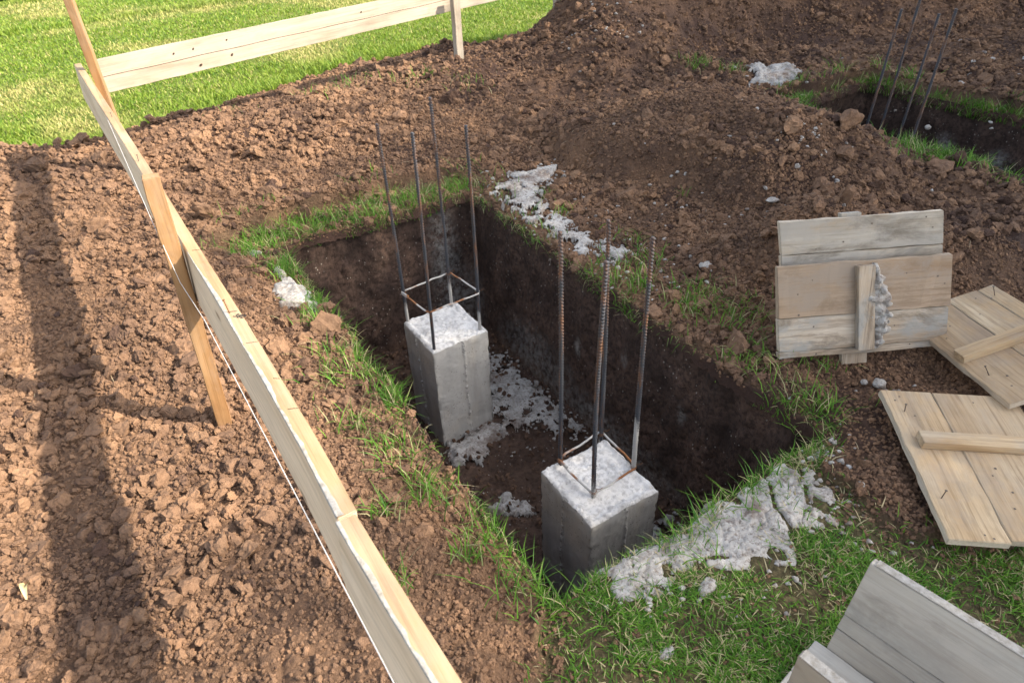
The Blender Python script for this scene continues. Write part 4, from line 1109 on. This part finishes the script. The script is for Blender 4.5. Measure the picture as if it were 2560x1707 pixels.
# mortar streak on B
nY, nX = 70, 16
tt = np.linspace(0, 1, nY); ss = np.linspace(0, 1, nX)
TTg, SSg = np.meshgrid(tt, ss, indexing='ij')
cx = 0.365 + 0.012 * np.sin(TTg * 5) - 0.030 * TTg; wd = (0.013 + 0.034 * np.sin(np.pi * np.clip(TTg * 1.05, 0, 1)) ** 0.6) * (0.85 + 0.8 * vnoise(TTg * 3, TTg * 0, .12, 3))
xx = cx + (SSg - .5) * 2 * wd
yy = 0.015 + TTg * 0.335
g1, g2, rb_ = worley((xx * 1).astype(np.float32), yy.astype(np.float32), 0.026, 4)
zz = 0.027 + np.sqrt(np.clip(1 - ((SSg - .5) * 2) ** 2, 0, 1)) * (0.014 + 0.030 * np.sqrt(np.clip(1 - (g1 / .8) ** 2, 0, 1)) * (.4 + rb_)) * (0.35 + 0.65 * np.sin(np.pi * TTg) ** .5)
mesh_np('mortar_streak', np.stack([xx.ravel(), yy.ravel(), zz.ravel()], 1), grid_faces(nY, nX)[:, ::-1], M_MORTAR, pB)

# A: panel behind it
vA = Vector(vB).normalized()
oA = Vector(oB) + Vector(uB) * 0.030 + vA * 0.150 - wB * 0.056
pA = panel(oA, uB, vB, 0.605, [0.12, 0.115, 0.125], 0.026, M_GREY, [(0.24, 0.03, 0.075, 0.338, 0.026, -1, 0)],
           'grey stained form panel standing behind the panel with the mortar streak', tones=[0.0, 0.1, 0.12], skew=-0.12)
nailheads(pA, [(.1, .25), (.3, .33), (.50, .34), (.53, .3), (.2, .27)], .026)

# D: panel flat on the turf and soil, boards running away from camera
D0 = Vector((1.978, 0.866, 0.088)); D1 = Vector((1.605, 0.402, 0.062))
vD = (0.815, -0.567, -0.01)
pD = panel(D0, D1 - D0, vD, (D0 - D1).length, [0.165, 0.26], 0.025, M_TAN, [(0.215, 0.04, 0.052, 0.37, 0.028, 1, 0)],
           'tan form panel lying flat on the turf with one batten nailed across it', nails=[(0.10, .045, 1, .03), (0.46, .03, 1, .034)], tones=[0.0, 0.3])
nailheads(pD, [(.03, .05), (.05, .03), (.12, .07), (.25, .09), (.24, .20), (.22, .28), (.36, .21), (.42, .24), (.48, .22), (.58, .10), (.59, .12), (.33, .23), (.04, .28)], .025)

# C: tilted panel resting on soil with its near corner over D
C0 = Vector((2.51, 1.12, 0.045)); uC = (-0.467, -0.882, 0.110); vC = Vector((2.823, 0.958, 0.160)) - C0
pC = panel(C0, uC, vC, 0.62, [0.185, 0.125, 0.062], 0.025, M_TAN, [(0.325, 0.012, 0.055, 0.35, 0.030, 1, 2)],
           'form panel tilted on the soil with its near corner overlapping the flat tan panel', nails=[(0.07, .33, 1, .045), (0.47, .04, 1, .04)], tones=[0.35, 0.0, 0.0])
nailheads(pC, [(.06, .05), (.08, .31), (.05, .27), (.15, .22), (.22, .05), (.3, .03), (.5, .08), (.55, .06), (.16, .10), (.12, .33)], .025)

# E and F: three sided form in the bottom right corner
fm = empty('column_form', (1.02, 0.36, 0.0), 'open three sided wooden column form standing on grass in the bottom right corner', 'column form')
def form_side(origin, u, v, L, planks, T, m, name, tone=0.0):
    fr = frame(origin, u, v)
    bm = bmesh.new(); y = 0.0
    for k, wdt in enumerate(planks):
        b = plank_mesh(L, wdt - 0.0015, T, 20, 0.0018, 70 + k + int(origin[0] * 30), 0.0012)
        bm_add(bm, b, Matrix.Translation((0, y, random.uniform(-.001, .001))), plank=random.random(), tone=tone); y += wdt
    o = bm_obj(name, bm, m, fm); o.matrix_local = Matrix.Translation(-fm.location) @ fr
    return o
vE = Vector((0.074, 0.006, 0.275)); uE = Vector((0.17, -0.985, 0)); wE = uE.normalized().cross(vE.normalized())
T = 0.029
form_side(Vector((1.10, 0.390, 0.025)) - wE * T, uE, vE, 0.64, [0.074, 0.046, 0.165], T, M_FORM, 'side_panel')
form_side(Vector((0.880, 0.3495, 0.0)), (0.12, -0.993, 0), (0, 0, 1), 0.64, [0.11, 0.09, 0.10], 0.024, M_FORM, 'side_panel', 0.45)
form_side(Vector((0.884, 0.385, 0.012)), (0.15, -0.989, 0), (1, 0.1, 0), 0.60, [0.1, 0.115], 0.024, M_FORM, 'floor_panel')
def edge_smear(p, u, w, L, T, seed):
    u = Vector(u).normalized(); w = Vector(w).normalized(); n = int(L / .006)
    t = np.linspace(.004, L - .004, n); q = np.linspace(0.0, 1, 7)
    Tt, Q = np.meshgrid(t, q, indexing='ij')
    hh = 0.0016 + 0.003 * np.clip(fbm(Tt, Q * .03, .03, seed, 3) + .2, 0, 1) * np.sin(np.pi * (Q * .8 + .1))
    up = w.cross(u); up = up if up.z > 0 else -up
    V = np.array(p)[None, None] + Tt[..., None] * np.array(u) + (Q * T)[..., None] * np.array(w) + hh[..., None] * np.array(up)
    F = grid_faces(n, 7)
    mesh_np('mortar_smear', V.reshape(-1, 3) - np.array(fm.location), F, M_SMEAR, fm)
edge_smear(Vector((1.10, 0.390, 0.025)) - wE * T + vE, uE, wE, 0.64, T, 3)
edge_smear(Vector((0.880, 0.3495, 0.30)), (0.12, -0.993, 0), (-0.993, -0.12, 0), 0.64, 0.024, 6)
for (yy_, zz_) in ((.05, .245), (.06, .215), (.16, .25), (.07, .10), (.17, .08)):
    p = Vector((0.880, 0.3495, 0)) + Vector((0.12, -0.993, 0)) * yy_ + Vector((-0.993, -0.12, 0)) * 0.0246 + Vector((0, 0, zz_))
    V = [p + Vector((0.12, -.993, 0)) * (.0035 * math.cos(a)) + Vector((0, 0, .0035 * math.sin(a))) for a in np.linspace(0, 2 * math.pi, 9)[:-1]] + [p + Vector((-.0012, 0, 0))]
    pyobj('nail_head', ([v - fm.location for v in V], [(k, (k + 1) % 8, 8) for k in range(8)]), M_NAIL, fm)

# dry leaf on the soil
n = 12; V = []; F = []
for i in range(n):
    t = i / (n - 1); wd = 0.010 * math.sin(math.pi * (t * .92 + .04)) ** .8
    for j in (-1, 0, 1): V.append((t * 0.075 - .035, j * wd + 0.014 * math.sin(t * 2.6), 0.012 + 0.014 * abs(j) * math.sin(t * 3) + 0.012 * math.sin(t * 5)))
for i in range(n - 1):
    for j in range(2): F.append((i * 3 + j, (i + 1) * 3 + j, (i + 1) * 3 + j + 1, i * 3 + j + 1))
o = pyobj('dry_leaf', (V, F), M_LEAF); zl = float(ground_z(np.array([-.545]), np.array([1.615]))[0])
o.location = (-0.545, 1.615, zl + .004); o.rotation_euler = (0.2, 0.1, R(75))
tag(o, 'single curled yellow dry leaf lying on the sunlit soil', 'leaf')

# ------------------------------------------------------------------ far edge of the lawn
V = []; F = []
for i, y0 in enumerate((14.3, 14.45)):
    pass
bm = bmesh.new()
for (x0, x1, y0, y1, z0, z1) in ((-8, 14, 14.32, 14.44, -.05, .09), (-8, 14, 14.444, 16.5, -.05, .06)):
    r = bmesh.ops.create_cube(bm, size=1)
    for v in r['verts']: v.co = Vector((x0 + (v.co.x + .5) * (x1 - x0), y0 + (v.co.y + .5) * (y1 - y0), z0 + (v.co.z + .5) * (z1 - z0)))
bmesh.ops.bevel(bm, geom=list(bm.edges), offset=.01, segments=1, affect='EDGES')
tag(bm_obj('path', bm, M_PAVE), kind='structure')

def leaf_cloud(n, c, r, size, rg, shell=0.35):
    d = rg.normal(size=(n, 3)); d /= np.linalg.norm(d, axis=1)[:, None]
    rad = (rg.random(n) ** shell)
    lump = 1 + 0.22 * np.sin(d[:, 0] * 5 + c[0]) * np.sin(d[:, 1] * 6 + c[1]) + 0.12 * rg.normal(size=n)
    P = np.array(c) + d * rad[:, None] * lump[:, None] * np.array(r)
    a = rg.normal(size=(n, 3)); a /= np.linalg.norm(a, axis=1)[:, None]
    b = np.cross(a, rg.normal(size=(n, 3))); b /= np.linalg.norm(b, axis=1)[:, None]
    s = size * rg.uniform(.6, 1.3, n)[:, None]
    V = np.stack([P - a * s, P - b * s * .5, P + a * s, P + b * s * .5], 1).reshape(-1, 3)
    return V, np.arange(n * 4).reshape(n, 4)

def leafy(name, V, F, m, parent):
    n = len(F)
    return mesh_np(name, V, F, m, parent, smooth=False, attrs={'tint': np.repeat(RNG.random(n), 4), 'dry': np.zeros(n * 4)})

sh = empty('shrub', (-0.75, 13.9, 0), 'low dark green shrub at the far left end of the lawn', 'shrub')
V, F = leaf_cloud(1500, (0, 0, .16), (.5, .22, .2), .04, RNG)
leafy('crown', V, F, M_TREE, sh)
pyobj('stem', tube([(0, 0, -.05), (0.02, 0, .12), (.03, .02, .25)], lambda t: .02 * (1 - .6 * t), 7), M_BARK, sh)

# unseen trees added right of the diggings to cast the soft shade there
rt = np.random.default_rng(5)
for k, (gx_, gy_, rx, ry, zc, lab) in enumerate(((3.50, 2.45, 2.95, 2.45, 4.6, 'broad unseen shade tree added nearest the diggings'), (3.2, -0.3, 2.7, 2.7, 4.5, 'unseen shade tree added behind the photographer'), (7.6, 2.0, 3.4, 3.3, 4.8, 'unseen shade tree added right of the second pit'),
                                              (7.0, -1.8, 3.0, 3.0, 5.0, 'unseen shade tree added far behind to the right'), (11.2, 2.4, 3.2, 3.2, 4.7, 'outermost unseen shade tree added on the right'), (5.0, 4.9, 1.9, 1.25, 4.9, 'slim unseen shade tree added beyond the second pit'))):
    cx, cy = gx_ + zc * 1.0, gy_ - zc * 0.85
    tr = empty('added_shade_tree', (cx, cy, 0), lab, 'tree', 'added unseen shade trees right of the site')
    V, F = leaf_cloud(int((36000 if k == 1 else 19000) * rx * ry / 8.0), (0, 0, zc), (rx, ry, 1.5), 0.06, rt, 0.42)
    leafy('crown', V, F, M_TREE, tr)
    tv, tf = tube([(0, 0, -.2), (.05, 0, 1.0), (.0, .08, 2.2), (.05, .05, 3.4), (0, 0, zc)], lambda t: .2 * (1 - .7 * t), 12)
    for j in range(7):
        a = j * 0.9 + k; e = Vector((math.cos(a) * rx * .7, math.sin(a) * ry * .7, zc + .2 * math.sin(j)))
        v2, f2 = tube([(0.0, 0.05, 2.4 + .15 * j), Vector((0, 0, 2.9 + .1 * j)).lerp(e, .5) + Vector((0, 0, .2)), e], lambda t: .07 * (1 - .8 * t), 7)
        q = len(tv); tv += v2; tf += [tuple(i + q for i in f) for f in f2]
    pyobj('trunk', (tv, tf), M_BARK, tr)
